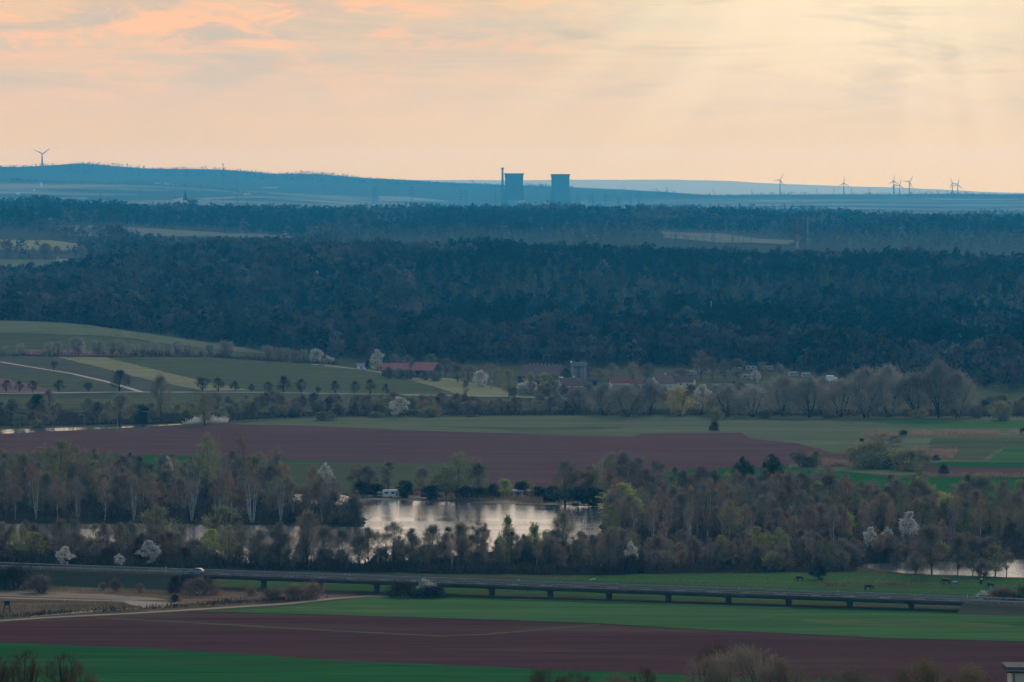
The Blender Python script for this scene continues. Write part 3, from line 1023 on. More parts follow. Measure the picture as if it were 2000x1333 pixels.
sheet('field', [(1820, 856), (2420, 856), (2420, 873), (1960, 873), (1915, 900), (1800, 896)], OLIVE_DARK)
ribbon('field_margin_path', [(1600, 864), (1640, 866), (1680, 868)], 1.3, PALE)
ribbon('field_margin_path', [(1730, 870), (1800, 871), (1850, 872)], 1.3, PALE)
sheet('field', [(1962, 874), (2420, 872), (2420, 904), (1930, 902)], CROP_PALE)
sheet('field', [(1840, 903), (2420, 905), (2420, 915), (1820, 912)], CROP)
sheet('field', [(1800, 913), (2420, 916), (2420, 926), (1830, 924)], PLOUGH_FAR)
sheet('field', [(1300, 922), (1500, 913), (1600, 916), (1740, 934), (2420, 937), (2420, 1010), (1300, 1000)], CROP)
sheet('field', [(1540, 907), (1680, 914), (1800, 925), (1760, 932), (1620, 919), (1540, 915)], OLIVE)
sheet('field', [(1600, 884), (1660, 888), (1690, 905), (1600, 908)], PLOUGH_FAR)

# beyond the river: the slope with the farm road
RIVER_Y = 2300
sheet('field', [(-420, 772), (0, 771), (500, 769), (1010, 777), (1010, 800), (500, 800), (-420, 800)], OLIVE_DARK)
sheet('field', [(-420, 696), (130, 698), (205, 699), (310, 724), (480, 764), (280, 767), (-420, 770)], OLIVE_GREY)
sheet('field', [(-420, 724), (150, 733), (280, 767), (130, 768), (-420, 740)], OLIVE_DARK)
sheet('field', [(-420, 737), (0, 740), (60, 752), (120, 768), (-420, 770)], PINK)
sheet('field', [(205, 699), (500, 702), (660, 714), (760, 733), (850, 757), (905, 775), (480, 766), (310, 726)], OLIVE_DARK)
sheet('field', [(110, 698), (205, 699), (310, 725), (490, 764), (400, 765), (300, 745), (200, 720)], PALE)
sheet('field', [(770, 735), (860, 741), (940, 751), (1015, 768), (1010, 775), (905, 775), (850, 757)], PALE)
sheet('field', [(-420, 626), (0, 628), (130, 633), (250, 648), (400, 669), (480, 681), (520, 692), (420, 684), (250, 662), (130, 656), (-420, 655)], OLIVE, lift=0.25)
sheet('field', [(-420, 656), (130, 657), (250, 663), (420, 685), (520, 694), (520, 701), (205, 698), (-420, 694)], OLIVE_DARK, lift=0.25)
sheet('field', [(30, 684), (160, 686), (420, 695), (420, 699), (160, 697), (30, 694)], PINK, lift=0.28, jitter=2)
ribbon('farm_track', [(-420, 703), (0, 708), (140, 731), (210, 747), (280, 768)], 3.0, PATHMAT)
ribbon('road', [(-420, 773), (0, 771.5), (250, 768.5), (500, 769), (750, 773), (1000, 777), (1150, 782)], 6.5, surf('pale_asphalt', (0.26, 0.26, 0.26), (0.2, 0.2, 0.2), (0.2, 0.2, 1), coord='pos'), lift=0.5)
ribbon('farm_track', [(560, 707), (700, 722), (790, 735), (860, 740), (900, 744)], 3.0, PATHMAT)
# the pale fields far off
sheet('field', [(-420, 505), (205, 508), (205, 523), (-420, 519)], OLIVE, lift=0.6, jitter=3)
SHF = [[(-420, 466), (20, 470), (100, 471), (175, 481), (180, 495), (-420, 486)]]
sheet('field', [gnd(-420, 466, 4700), gnd(20, 470, 4700), gnd(100, 471, 4700), gnd(172, 481, 4700), gnd(180, 490, 4700), gnd(-420, 486, 4700)], PALE, lift=0.8, jitter=3)
CF = [(92, 441), (140, 442), (270, 446), (420, 455), (560, 463), (610, 468), (420, 464), (250, 466), (130, 462)]
sheet('field', [gnd(x, y, 4700) for x, y in CF], FARFIELD, lift=0.8, jitter=3)
RF = [(1290, 453), (1340, 456), (1430, 461), (1560, 471), (1540, 480), (1400, 476), (1300, 466)]
sheet('field', [gnd(x, y, 4700) for x, y in RF], FARFIELD, lift=0.8, jitter=3)
SF = [[(1030, 444), (1064, 445), (1068, 450), (1036, 449)], [(1132, 446), (1178, 445), (1180, 452), (1128, 452)]]
for q in SF:
    sheet('field', [gnd(x, y, 4700) for x, y in q], FARFIELD, lift=0.8, jitter=3)
FP = [[(60, 388), (170, 387), (170, 390), (60, 390)], [(380, 389), (560, 386), (640, 389), (400, 392)], [(510, 367), (545, 366), (540, 369), (512, 369)], [(300, 358), (350, 361), (345, 364), (305, 361)],
      [(740, 384), (800, 386), (880, 394), (740, 394)], [(1420, 392), (1700, 392), (1900, 393), (1500, 396)], [(1800, 389), (1990, 390), (1990, 392), (1820, 391)]]
HAZYFIELD = surf('hazy_pale_field', (0.24, 0.22, 0.15), (0.13, 0.125, 0.09), (0.004, 0.02, 1), coord='pos', spec=0.0)
for q in FP:
    sheet('field', [gnd(x, y, 9500) for x, y in q], HAZYFIELD, lift=1.5, jitter=6)

# ------------------------------------------------------------------ water
wmt, nt2, wb = new_mat('rippled_water')
wb.inputs['Base Color'].default_value = (0.09, 0.10, 0.10, 1)
wb.inputs['Roughness'].default_value = 0.04
wb.inputs['Specular IOR Level'].default_value = 1.0
wb.inputs['IOR'].default_value = 2.0
geo = nt2.nodes.new('ShaderNodeNewGeometry')
w1 = fac_noise(nt2, geo.outputs['Position'], (0.5, 0.9, 1), 0.2, 0.8, 4)
w2 = fac_noise(nt2, geo.outputs['Position'], (0.012, 0.05, 1), 0.4, 0.7, 4)
bp = nn(nt2, 'ShaderNodeBump', Distance=WATER_BUMP)
bs = nt2.nodes.new('ShaderNodeMapRange')
bs.inputs[3].default_value = 0.3
bs.inputs[4].default_value = 1.6
nt2.links.new(w2, bs.inputs[0])
nt2.links.new(bs.outputs[0], bp.inputs['Strength'])
nt2.links.new(w1, bp.inputs['Height'])
nt2.links.new(bp.outputs[0], wb.inputs['Normal'])
sheet('water', [(-420, 1024), (300, 1024), (520, 1027), (705, 1031), (716, 1022), (705, 1006), (690, 990), (640, 985), (600, 990), (560, 984), (556, 968), (640, 962), (700, 976), (760, 976), (900, 981), (1090, 986), (1180, 990), (1176, 1020), (1172, 1052), (1080, 1070), (960, 1078), (850, 1090), (740, 1100), (600, 1104), (480, 1100), (420, 1078), (250, 1064), (-420, 1063)], wmt, lift=0.05, label='bright lake with a wooded spit')
sheet('water', [(975, 1080), (1060, 1082), (1190, 1092), (1200, 1104), (1090, 1106), (980, 1092)], wmt, lift=0.05, label='small pond among the trees')
sheet('water', [(1690, 1102), (1790, 1098), (1960, 1094), (2420, 1088), (2420, 1131), (1960, 1128), (1860, 1124), (1770, 1121), (1680, 1108)], wmt, lift=0.05, label='pond beside the horse meadow')
sheet('water', [(-420, 850), (0, 848), (120, 842), (250, 836), (300, 833.5), (380, 828), (300, 830), (230, 833), (120, 836), (0, 840), (-420, 843)], wmt, lift=0.05, label='canal shining beside the ploughed field', jitter=0.3)
sheet('shore', [(690, 966), (800, 968), (1180, 976), (1186, 991), (1090, 987), (900, 982), (760, 977), (690, 976)], surf('trodden_bank', (0.12, 0.09, 0.055), (0.08, 0.085, 0.04), (0.1, 0.2, 1), coord='pos'), lift=0.07)

# leaf litter under the woods, coloured darker to add the shade beneath trees
LITTER = surf('shaded_leaf_litter', (0.035, 0.03, 0.022), (0.022, 0.021, 0.015), (0.1, 0.2, 1), coord='pos', spec=0.0, rough=1.0)
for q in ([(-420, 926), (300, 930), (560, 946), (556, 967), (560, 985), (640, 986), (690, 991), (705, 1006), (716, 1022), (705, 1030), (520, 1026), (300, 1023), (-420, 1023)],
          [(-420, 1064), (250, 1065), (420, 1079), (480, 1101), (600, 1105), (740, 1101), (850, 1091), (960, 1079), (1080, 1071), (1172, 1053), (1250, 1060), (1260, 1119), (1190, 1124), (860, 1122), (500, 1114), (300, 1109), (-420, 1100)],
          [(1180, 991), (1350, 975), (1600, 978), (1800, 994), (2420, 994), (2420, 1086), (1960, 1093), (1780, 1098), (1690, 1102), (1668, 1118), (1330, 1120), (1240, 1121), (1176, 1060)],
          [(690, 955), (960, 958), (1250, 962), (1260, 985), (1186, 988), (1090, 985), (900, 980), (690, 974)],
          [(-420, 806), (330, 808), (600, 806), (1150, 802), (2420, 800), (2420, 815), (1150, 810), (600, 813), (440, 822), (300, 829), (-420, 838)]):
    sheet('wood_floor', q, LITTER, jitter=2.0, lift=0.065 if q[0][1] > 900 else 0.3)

# ------------------------------------------------------------------ the wooded hills (masses of far trees)
def near_wood():
    rs = np.random.RandomState(5)
    keep = lambda x, y, px: (y > np.interp(px, *EDGE))
    x, y, px = wood_points(2290, 4480, keep, 10.6, 3)
    n1 = nz(x, y, 60, 110, 2.0)
    n2 = nz(x, y, 160, 240, 7.0)
    kinds = np.empty(len(x), object)
    u = rs.uniform(0, 1, len(x))
    depth = (y - np.interp(px, *EDGE))
    for i in range(len(x)):
        left = px[i] < 820 + 130 * n2[i]
        if depth[i] < 220 + 140 * n2[i]:
            w = ('decid', 'decid', 'decid', 'pine') if n1[i] > -0.25 else ('pine', 'spruce', 'decid', 'decid')
        elif left:
            w = ('decid', 'decid', 'decid', 'spruce') if n1[i] > -0.05 else ('spruce', 'pine', 'pine', 'decid')
        elif 3420 + 160 * n2[i] < y[i] < 3780 + 160 * n2[i]:
            w = ('larch', 'larch', 'larch', 'pine') if n1[i] > -0.2 else ('larch', 'pine', 'decid', 'larch')
        else:
            w = ('pine', 'pine', 'pine', 'spruce') if n1[i] > -0.22 else ('decid', 'larch', 'pine', 'decid')
        kinds[i] = w[int(u[i] * 4) % 4]
        if left and depth[i] > 150 and rs.uniform() < 0.004:
            kinds[i] = 'white'
        elif rs.uniform() < 0.008:
            kinds[i] = 'fresh'
    wood('forest', 'dark mixed forest covering the long hillside behind the village', x, y, kinds, 11, 120, 1.0, 0.62, 1.2)


def second_wood():
    rs = np.random.RandomState(6)
    dn = lambda q, d: [(a, b) for a, b in q] + [(a, b + d) for a, b in q[::-1]]
    open_ = polys_mask([CF, RF, [(1285, 455), (1560, 468), (1550, 492), (1290, 480)], [(85, 444), (300, 452), (600, 466), (600, 474), (300, 474), (95, 472)], [(-80, 466), (20, 470), (100, 471), (175, 481), (180, 492), (-80, 486)]] + SF, 4700)
    keep = lambda x, y, px: (np.where(px < 640, y > 5990 + 0 * x, y > 5750) | ((px > 600) & (y > 5300)))
    x, y, px = wood_points(5200, 8080, keep, 15.5, 8)
    m = ~open_(x, y) & (rs.uniform(0, 1, len(x)) < np.where(y < 5900, 0.75, 1))
    x, y, px = x[m], y[m], px[m]
    n1 = nz(x, y, 150, 240, 4.0)
    u = rs.uniform(0, 1, len(x))
    kinds = np.where(n1 > 0.3, np.where(u < 0.8, 'decid', 'larch'), np.where(u < 0.7, 'pine', np.where(u < 0.93, 'spruce', 'decid')))
    kinds = np.where((y < 5900), np.where(u < 0.75, 'larch', 'fresh'), kinds)
    kinds = np.where((u > 0.995) & (y > 6200), 'white', kinds)
    wood('distant_forest', 'blue hazy forest ridge in front of the cooling towers', x, y, kinds, 21, 42, 1.45, 0.75, 1.3)
    x, y, px = wood_points(8080, 9100, lambda x, y, px: px > 1180, 17, 9)
    u = rs.uniform(0, 1, len(x))
    n1 = nz(x, y, 200, 300, 1.0)
    kinds = np.where((y > 8850) | (n1 < -0.1), np.where(u < 0.6, 'spruce', 'pine'), np.where(u < 0.7, 'decid', 'larch'))
    wood('distant_forest', 'paler hazy forest ridge with a jagged spruce skyline', x, y, kinds, 22, 26, 1.6, 0.75, 1.2)


def valley_wood():
    rs = np.random.RandomState(16)
    op = polys_mask([[(-80, 505), (205, 508), (205, 523), (-80, 519)], [(-80, 466), (20, 470), (100, 471), (175, 481), (180, 490), (-80, 486)], CF], 4650)
    x, y, px = wood_points(4900, 5960, lambda x, y, px: px < 660, 14, 18)
    m = ~op(x, y) & ~polys_mask([[(240, 440), (620, 462), (620, 482), (330, 482), (240, 474)]], 4700)(x, y)
    n1 = nz(x, y, 90, 150, 5.0)
    gone = (px < 215) & (y > 5060) & (n1 < 0.15)
    m &= ~gone
    x, y, px, n1 = x[m], y[m], px[m], n1[m]
    u = rs.uniform(0, 1, len(x))
    kinds = np.where(n1 > -0.05, np.where(u < 0.9, 'decid', 'larch'), np.where(u < 0.5, 'pine', 'decid'))
    wood('hedgerow_woods', 'hazy blue copses and hedges between the far pale fields', x, y, kinds, 23, 50, 1.25, 0.6, 1.05)


def ridge_woods():
    rs = np.random.RandomState(26)
    x, y, px = wood_points(far(21900), far(23060), lambda x, y, px: px < 1120, 23, 28)
    n1 = nz(x, y, 700, 600, 5.0)
    m = (n1 > -0.25) | (y > far(22800))
    x, y = x[m], y[m]
    wood('ridge_woods', 'wooded blue ridge along the horizon under the lone wind turbine', x, y, np.where(rs.uniform(0, 1, len(x)) < 0.5, 'decid', 'spruce'), 31, 14, 2.4, 0.7, 1.2, -9.0)
    x, y, px = wood_points(far(20050), far(20660), lambda x, y, px: px > 1170, 22, 29)
    wood('ridge_woods', 'low wooded blue ridge under the row of wind turbines', x, y, np.where(rs.uniform(0, 1, len(x)) < 0.6, 'decid', 'spruce'), 32, 14, 2.4, 0.7, 1.1, -9.0)
    x, y, px = wood_points(far(17500), far(18000), lambda x, y, px: px < 520, 25, 30)
    m = nz(x, y, 500, 300, 2.0) > -0.1
    wood('ridge_woods', 'low dark wooded rise in front of the blue ridge', x[m], y[m], np.full(m.sum(), 'decid'), 33, 14, 2.4, 0.7, 1.1, -9.0)


near_wood()
second_wood()
valley_wood()
ridge_woods()

# ------------------------------------------------------------------ woods one can count: every tree its own
SPIT = 'on the wooded spit between the arms of the lake'
grove([(-40, 1012), (300, 1016), (520, 1020), (695, 1024), (700, 1006), (640, 992), (540, 966), (300, 958), (-40, 955)], 125, 5.0,
      [('bare', 4, 'bare grey tree'), ('tall', 4, 'slim bare tree'), ('birch', 3, 'white stemmed birch'), ('birch_multi', 1.6, 'many stemmed birch'), ('olive', 1.5, 'olive budding tree'), ('alder', 3, 'reddish brown alder'), ('bush', 2, 'dark bush')],
      (9.5, 15), 101, SPIT)
grove([(-40, 952), (300, 955), (540, 962), (560, 950), (300, 934), (-40, 930)], 52, 6.0,
      [('bare', 4, 'bare grey tree'), ('tall', 3, 'slim bare tree'), ('birch', 2, 'white stemmed birch'), ('alder', 2, 'reddish brown alder'), ('olive', 1, 'olive budding tree')],
      (8, 12), 102, 'along the far side of the wooded spit by the green crop')
for px, py, top, w, k, lab in (
        (118, 985, 863, 84, 'olive', 'tall broad olive crowned tree rising highest above the spit near its west end'),
        (405, 968, 852, 62, 'olive', 'tall green tinged tree with two pale stems in the middle of the spit'),
        (470, 965, 853, 34, 'birch', 'narrow tall birch with a round top against the ploughed field'),
        (540, 958, 874, 26, 'tall', 'twisted thin bare tree against the ploughed field'),
        (328, 966, 893, 26, 'blossom', 'narrow white blossoming tree among brown trees of the spit'),
        (636, 972, 905, 36, 'blossom', 'white blossoming tree with round crown at the tip of the spit'),
        (634, 968, 931, 20, 'blossom', 'small white blossoming tree in front of the round blossoming one'),
        (492, 1022, 935, 46, 'birch_multi', 'birch with six white fanned stems at the water edge'),
        (375, 1018, 938, 34, 'birch_multi', 'pair of white birch stems at the water edge of the spit'),
        (600, 1018, 948, 40, 'birch_multi', 'white birch leaning over the lake at the tip of the spit'),
        (655, 1022, 965, 60, 'greybush', 'dark bare bush at the very tip of the spit'),
        (690, 1022, 975, 46, 'greybush', 'grey bush overhanging the bright lake at the spit end'),
        (245, 1008, 930, 60, 'alder', 'orange brown alder in the middle of the spit')):
    pplant(k, px, py, lab, None, top, w)

for i, (px, py, top, w) in enumerate(((30, 1016, 932, 26), (70, 1015, 925, 24), (112, 1018, 930, 28), (152, 1016, 938, 26), (205, 1017, 936, 28), (262, 1018, 930, 26), (300, 1020, 940, 30), (432, 1019, 925, 26), (452, 1020, 932, 24), (548, 1020, 938, 28), (572, 1018, 945, 26), (630, 1022, 950, 26))):
    pplant('birch_multi' if i % 2 else 'birch', px, py, 'white stemmed birch at the near water edge of the wooded spit', 'birches at the water edge of the spit', top, w)
for i, (px, py, top, w) in enumerate(((1240, 1062, 975, 24), (1276, 1070, 980, 26), (1302, 1066, 972, 24), (1344, 1072, 985, 26), (1362, 1062, 962, 24), (1425, 1068, 978, 26), (1470, 1060, 975, 24), (1545, 1076, 990, 26), (1585, 1070, 985, 24), (1625, 1074, 990, 24), (1688, 1066, 978, 26), (1740, 1064, 985, 24), (1860, 1068, 985, 26), (1915, 1064, 975, 26))):
    pplant('birch' if i % 3 else 'birch_multi', px, py, 'white stemmed birch standing taller than the bushes at the front of the east wood', 'tall birches at the front of the east wood', top, w)

ROADSIDE = 'in the belt between the lake and the road'
grove([(-40, 1072), (250, 1074), (470, 1084), (480, 1107), (300, 1104), (-40, 1094)], 72, 4.8,
      [('alder', 4, 'reddish brown alder'), ('tall', 3, 'slim bare tree'), ('greybush', 3, 'grey twiggy bush'), ('bare', 2, 'bare grey tree'), ('bush', 4, 'dark bush'), ('olive', 1, 'olive budding tree'), ('dry_bush', 2, 'brown dry bush')],
      (6.5, 11.5), 111, 'at the west of the belt between the lake and the road')
grove([(490, 1100), (720, 1102), (720, 1112), (500, 1110)], 18, 4.5,
      [('tall', 3, 'slim bare tree'), ('bare', 3, 'bare see-through tree'), ('bush', 2, 'dark bush'), ('greybush', 2, 'grey twiggy bush')],
      (7.5, 12), 112, 'standing against the shining water behind the bridge')
grove([(725, 1102), (860, 1092), (1000, 1094), (1190, 1106), (1230, 1120), (1000, 1114), (860, 1117), (730, 1113)], 72, 4.5,
      [('tall', 4, 'slim bare tree'), ('bare', 3, 'bare see-through tree'), ('alder', 2, 'reddish brown alder'), ('birch', 2, 'thin white stemmed birch'), ('greybush', 3, 'grey twiggy bush'), ('olive', 1, 'olive budding tree'), ('bush', 3, 'dark bush')],
      (6.5, 11), 113, 'in the middle of the belt between the lake and the road')
grove([(960, 1082), (1160, 1072), (1200, 1086), (1000, 1088)], 12, 5.0,
      [('bush', 2, 'dark bush'), ('greybush', 3, 'grey twiggy bush'), ('alder', 2, 'reddish brown alder')], (5, 8), 114, 'between the small pond and the lake')
for px, py, top, w, k, lab in (
        (290, 1106, 1056, 46, 'blossom', 'large white blossoming tree beside the road at the west'),
        (128, 1108, 1068, 38, 'blossom', 'leaning white blossoming tree nearest the west end of the road'),
        (233, 1108, 1082, 24, 'blossom', 'sparse small white blossoming tree between two larger ones beside the road'),
        (1232, 1112, 1058, 30, 'blossom', 'pointed white blossoming tree at the corner of the green meadow'),
        (440, 1080, 990, 90, 'olive', 'broad olive green tree beside the west arm of the lake'),
        (305, 1078, 992, 90, 'olive', 'broad brownish tree with arching crown beside the west arm of the lake'),
        (415, 1098, 1034, 50, 'green', 'light green leafing tree with a bright patch behind the road'),
        (65, 1092, 1040, 60, 'green', 'yellow green leafing shrub tree at the west water edge'),
        (600, 1108, 1003, 60, 'bare', 'dark fan shaped bare tree standing against the shining water'),
        (545, 1106, 1024, 50, 'bare', 'sparse bare tree with water showing through its crown'),
        (770, 1110, 1020, 42, 'tall', 'dark dense bare tree in front of the lake'),
        (900, 1100, 1024, 34, 'spruce_like', 'pointed olive tree in front of the lake middle'),
        (990, 1112, 1008, 34, 'birch_green', 'tall greenish birch with a pale stem in front of the lake'),
        (1042, 1100, 1018, 32, 'birch_green', 'greenish feathery tree beside the pale stemmed birch'),
        (1098, 1086, 1002, 44, 'bare', 'dark bare tree with spiky top at the east end of the lake'),
        (1140, 1108, 1048, 52, 'olive', 'round olive tree in front of the small pond'),
        (1075, 1110, 1060, 44, 'greybush', 'pale grey round bush beside the small pond')):
    k = {'spruce_like': 'olive', 'birch_green': 'green'}.get(k, k)
    pplant(k, px, py, lab, None, top, w)

EAST = 'in the broad wood east of the lake'
mixw = [('birch', 5, 'white stemmed birch'), ('bare', 4, 'bare grey tree'), ('tall', 4, 'slim bare tree'), ('alder', 4, 'reddish brown alder'), ('olive', 1.6, 'olive budding tree'), ('birch_multi', 1, 'many stemmed birch'), ('green', 1.3, 'yellow green leafing tree')]
grove([(1185, 990), (1340, 986), (1600, 990), (1800, 1006), (2040, 1004), (2040, 1030), (1600, 1022), (1190, 1022)], 125, 5.0, mixw, (9.5, 14.5), 121, 'along the back of the broad wood east of the lake')
grove([(1185, 1026), (1600, 1026), (2040, 1034), (2040, 1068), (1600, 1066), (1180, 1062)], 115, 5.0, mixw, (8.5, 13), 122, EAST)
grove([(1180, 1066), (1600, 1070), (1960, 1072), (1940, 1088), (1690, 1100), (1660, 1116), (1330, 1116), (1240, 1118)], 100, 4.5,
      [('alder', 4, 'reddish brown alder'), ('tall', 3, 'slim bare tree'), ('birch', 2, 'white stemmed birch'), ('greybush', 4, 'grey twiggy bush'), ('bush', 4, 'dark bush'), ('olivebush', 2, 'olive budding bush'), ('olive', 1, 'olive budding tree')],
      (6, 9.5), 123, 'along the front of the broad wood behind the horse meadow')
for px, py, top, w, k, lab in (
        (1508, 990, 888, 56, 'conifer', 'darkest dense round topped evergreen above the east wood'),
        (1452, 990, 893, 46, 'conifer', 'dark evergreen just west of the darkest one above the east wood'),
        (1215, 1020, 945, 84, 'green', 'broad tree with yellow green top on the east lake shore'),
        (1282, 985, 898, 36, 'tall', 'dark upright bare tree on the far shore edge against ploughed soil'),
        (1775, 1074, 1000, 46, 'blossom', 'pale round blossoming tree in the front of the east wood'),
        (1700, 1078, 1030, 34, 'blossom', 'pale grey blossoming tree with drooping crown beside another'),
        (1733, 1079, 1030, 30, 'blossom', 'pale grey blossoming tree close to the olive one in the east wood'),
        (1478, 1090, 1030, 46, 'yellow_small', 'yellow green round willow in the front of the east wood'),
        (1535, 1085, 1043, 18, 'yellow_small', 'small bright yellow green cone shaped tree'),
        (1410, 1108, 1046, 46, 'olive', 'olive tree with ragged top beside the meadow edge'),
        (1818, 1124, 1030, 84, 'bare', 'large dark bare tree at the pond of the horse meadow'),
        (1872, 1124, 1050, 50, 'bare', 'dark bare tree with forked stems at the pond'),
        (1790, 1120, 1082, 40, 'greybush', 'grey bush before the pond west of the large dark tree'),
        (1750, 1116, 1080, 36, 'bare', 'small bare tree before the west end of the pond'),
        (1900, 1126, 1078, 34, 'tall', 'thin bare tree before the middle of the pond'),
        (1920, 1128, 1102, 34, 'greybush', 'grey low bush at the near bank of the pond'),
        (1965, 1124, 1070, 30, 'tall', 'thin bare tree at the pond edge near the east border'),
        (1943, 1126, 1066, 60, 'olive', 'olive crowned group of thin stems at the pond edge'),
        (1645, 1078, 1052, 18, 'blossom', 'small white blossoming tree in the middle of the east wood'),
        (1800, 985, 932, 50, 'green', 'greenish round tree at the back of the east wood'),
        (1845, 1040, 960, 50, 'green', 'yellow green leafing tree high in the east wood'),
        (1990, 1000, 938, 34, 'green', 'bright green tree at the far east edge of the wood'),
        (1600, 1133, 1100, 40, 'conifer', 'dark green round bush alone on the horse meadow')):
    k = {'yellow_small': 'green'}.get(k, k)
    pplant(k, px, py, lab, None, top, w)

# the far shore of the lake
SHORE = 'on the far shore of the lake'
for px, py, top, w, k, lab in (
        (893, 976, 889, 92, 'olive', 'broad dark olive tree on the far shore of the lake'),
        (870, 974, 915, 60, 'bare', 'bare tree at the west side of the broad shore tree'),
        (935, 976, 906, 44, 'bare', 'bare tree at the east side of the broad shore tree'),
        (1104, 988, 902, 56, 'olive', 'green tinged round tree on the far shore near the lake corner'),
        (1150, 988, 912, 44, 'tall', 'bare tree next to the lake corner'),
        (1190, 988, 888, 64, 'olive', 'tall broad grey green tree on the far shore'),
        (1222, 988, 886, 60, 'bare', 'tall bare tree behind the yellow green shore tree'),
        (1248, 985, 895, 44, 'tall', 'slim bare tree behind the shore against the red soil'),
        (758, 966, 903, 32, 'tall', 'faint slim tree behind the white caravan'),
        (700, 962, 908, 46, 'tall', 'faint slim tree at the west end of the far shore'),
        (720, 964, 912, 40, 'bare', 'faint bare tree behind the far shore bushes'),
        (825, 972, 915, 40, 'bare', 'bare tree between caravan and broad shore tree'),
        (985, 972, 934, 34, 'green', 'small green tree behind the far shore hut'),
        (1018, 972, 940, 34, 'conifer', 'dark evergreen bush behind the hut on the shore'),
        (1026, 970, 936, 30, 'green', 'small leafing tree behind the hut roof'),
        (1052, 978, 950, 42, 'conifer', 'dark round bush beside the little shed on the shore'),
        (1080, 980, 948, 40, 'conifer', 'dark bush east of the shed on the shore'),
        (790, 972, 938, 44, 'conifer', 'dark pointed bush just east of the caravan'),
        (708, 972, 945, 40, 'bush', 'dark bush at the west end of the far shore'),
        (735, 970, 944, 40, 'conifer', 'dark bush behind the small trailer'),
        (842, 976, 948, 50, 'conifer', 'dark bush under the bare shore tree'),
        (910, 978, 955, 44, 'bush', 'low dark bush under the broad shore tree'),
        (962, 975, 950, 34, 'bush', 'low dark bush west of the hut'),
        (935, 978, 952, 40, 'conifer', 'dark low evergreen beneath the bare shore tree'),
        (1128, 987, 950, 60, 'conifer', 'dark bush at the lake corner'),
        (1100, 986, 958, 40, 'bush', 'low dark bush beside the bush at the lake corner'),
        (1160, 989, 952, 56, 'conifer', 'wide dark bush east of the lake corner'),
        (1188, 991, 958, 44, 'greybush', 'grey bush where the shore meets the east wood')):
    pplant(k, px, py, lab, None, top, w)
brush('reeds', [(752, 969), (800, 970), (900, 981), (1060, 986), (1060, 978), (900, 970), (800, 964)], 3600, 1.0, 2.4, 0.12, REED, 3, 'dry brown reeds along the far shore of the lake')

# low growth under the woods
for nm, poly, n, seed, lab in (
        ('undergrowth', [(-40, 960), (540, 966), (700, 1006), (700, 1024), (520, 1021), (-40, 1014)], 11000, 41, 'dark brushwood filling the spit between the stems'),
        ('undergrowth', [(-40, 1088), (470, 1098), (720, 1108), (1230, 1118), (1230, 1123), (860, 1121), (500, 1113), (300, 1108), (-40, 1098)], 8000, 42, 'dark brushwood along the north side of the road'),
        ('undergrowth', [(1185, 1000), (1600, 1000), (2040, 1020), (2040, 1082), (1690, 1098), (1670, 1117), (1330, 1119), (1240, 1120), (1180, 1070)], 16000, 43, 'dark brushwood on the floor of the east wood')):
    brush(nm, poly, n, 1.4, 4.2, 0.2, BRAMBLE, seed, lab, up=1.2)

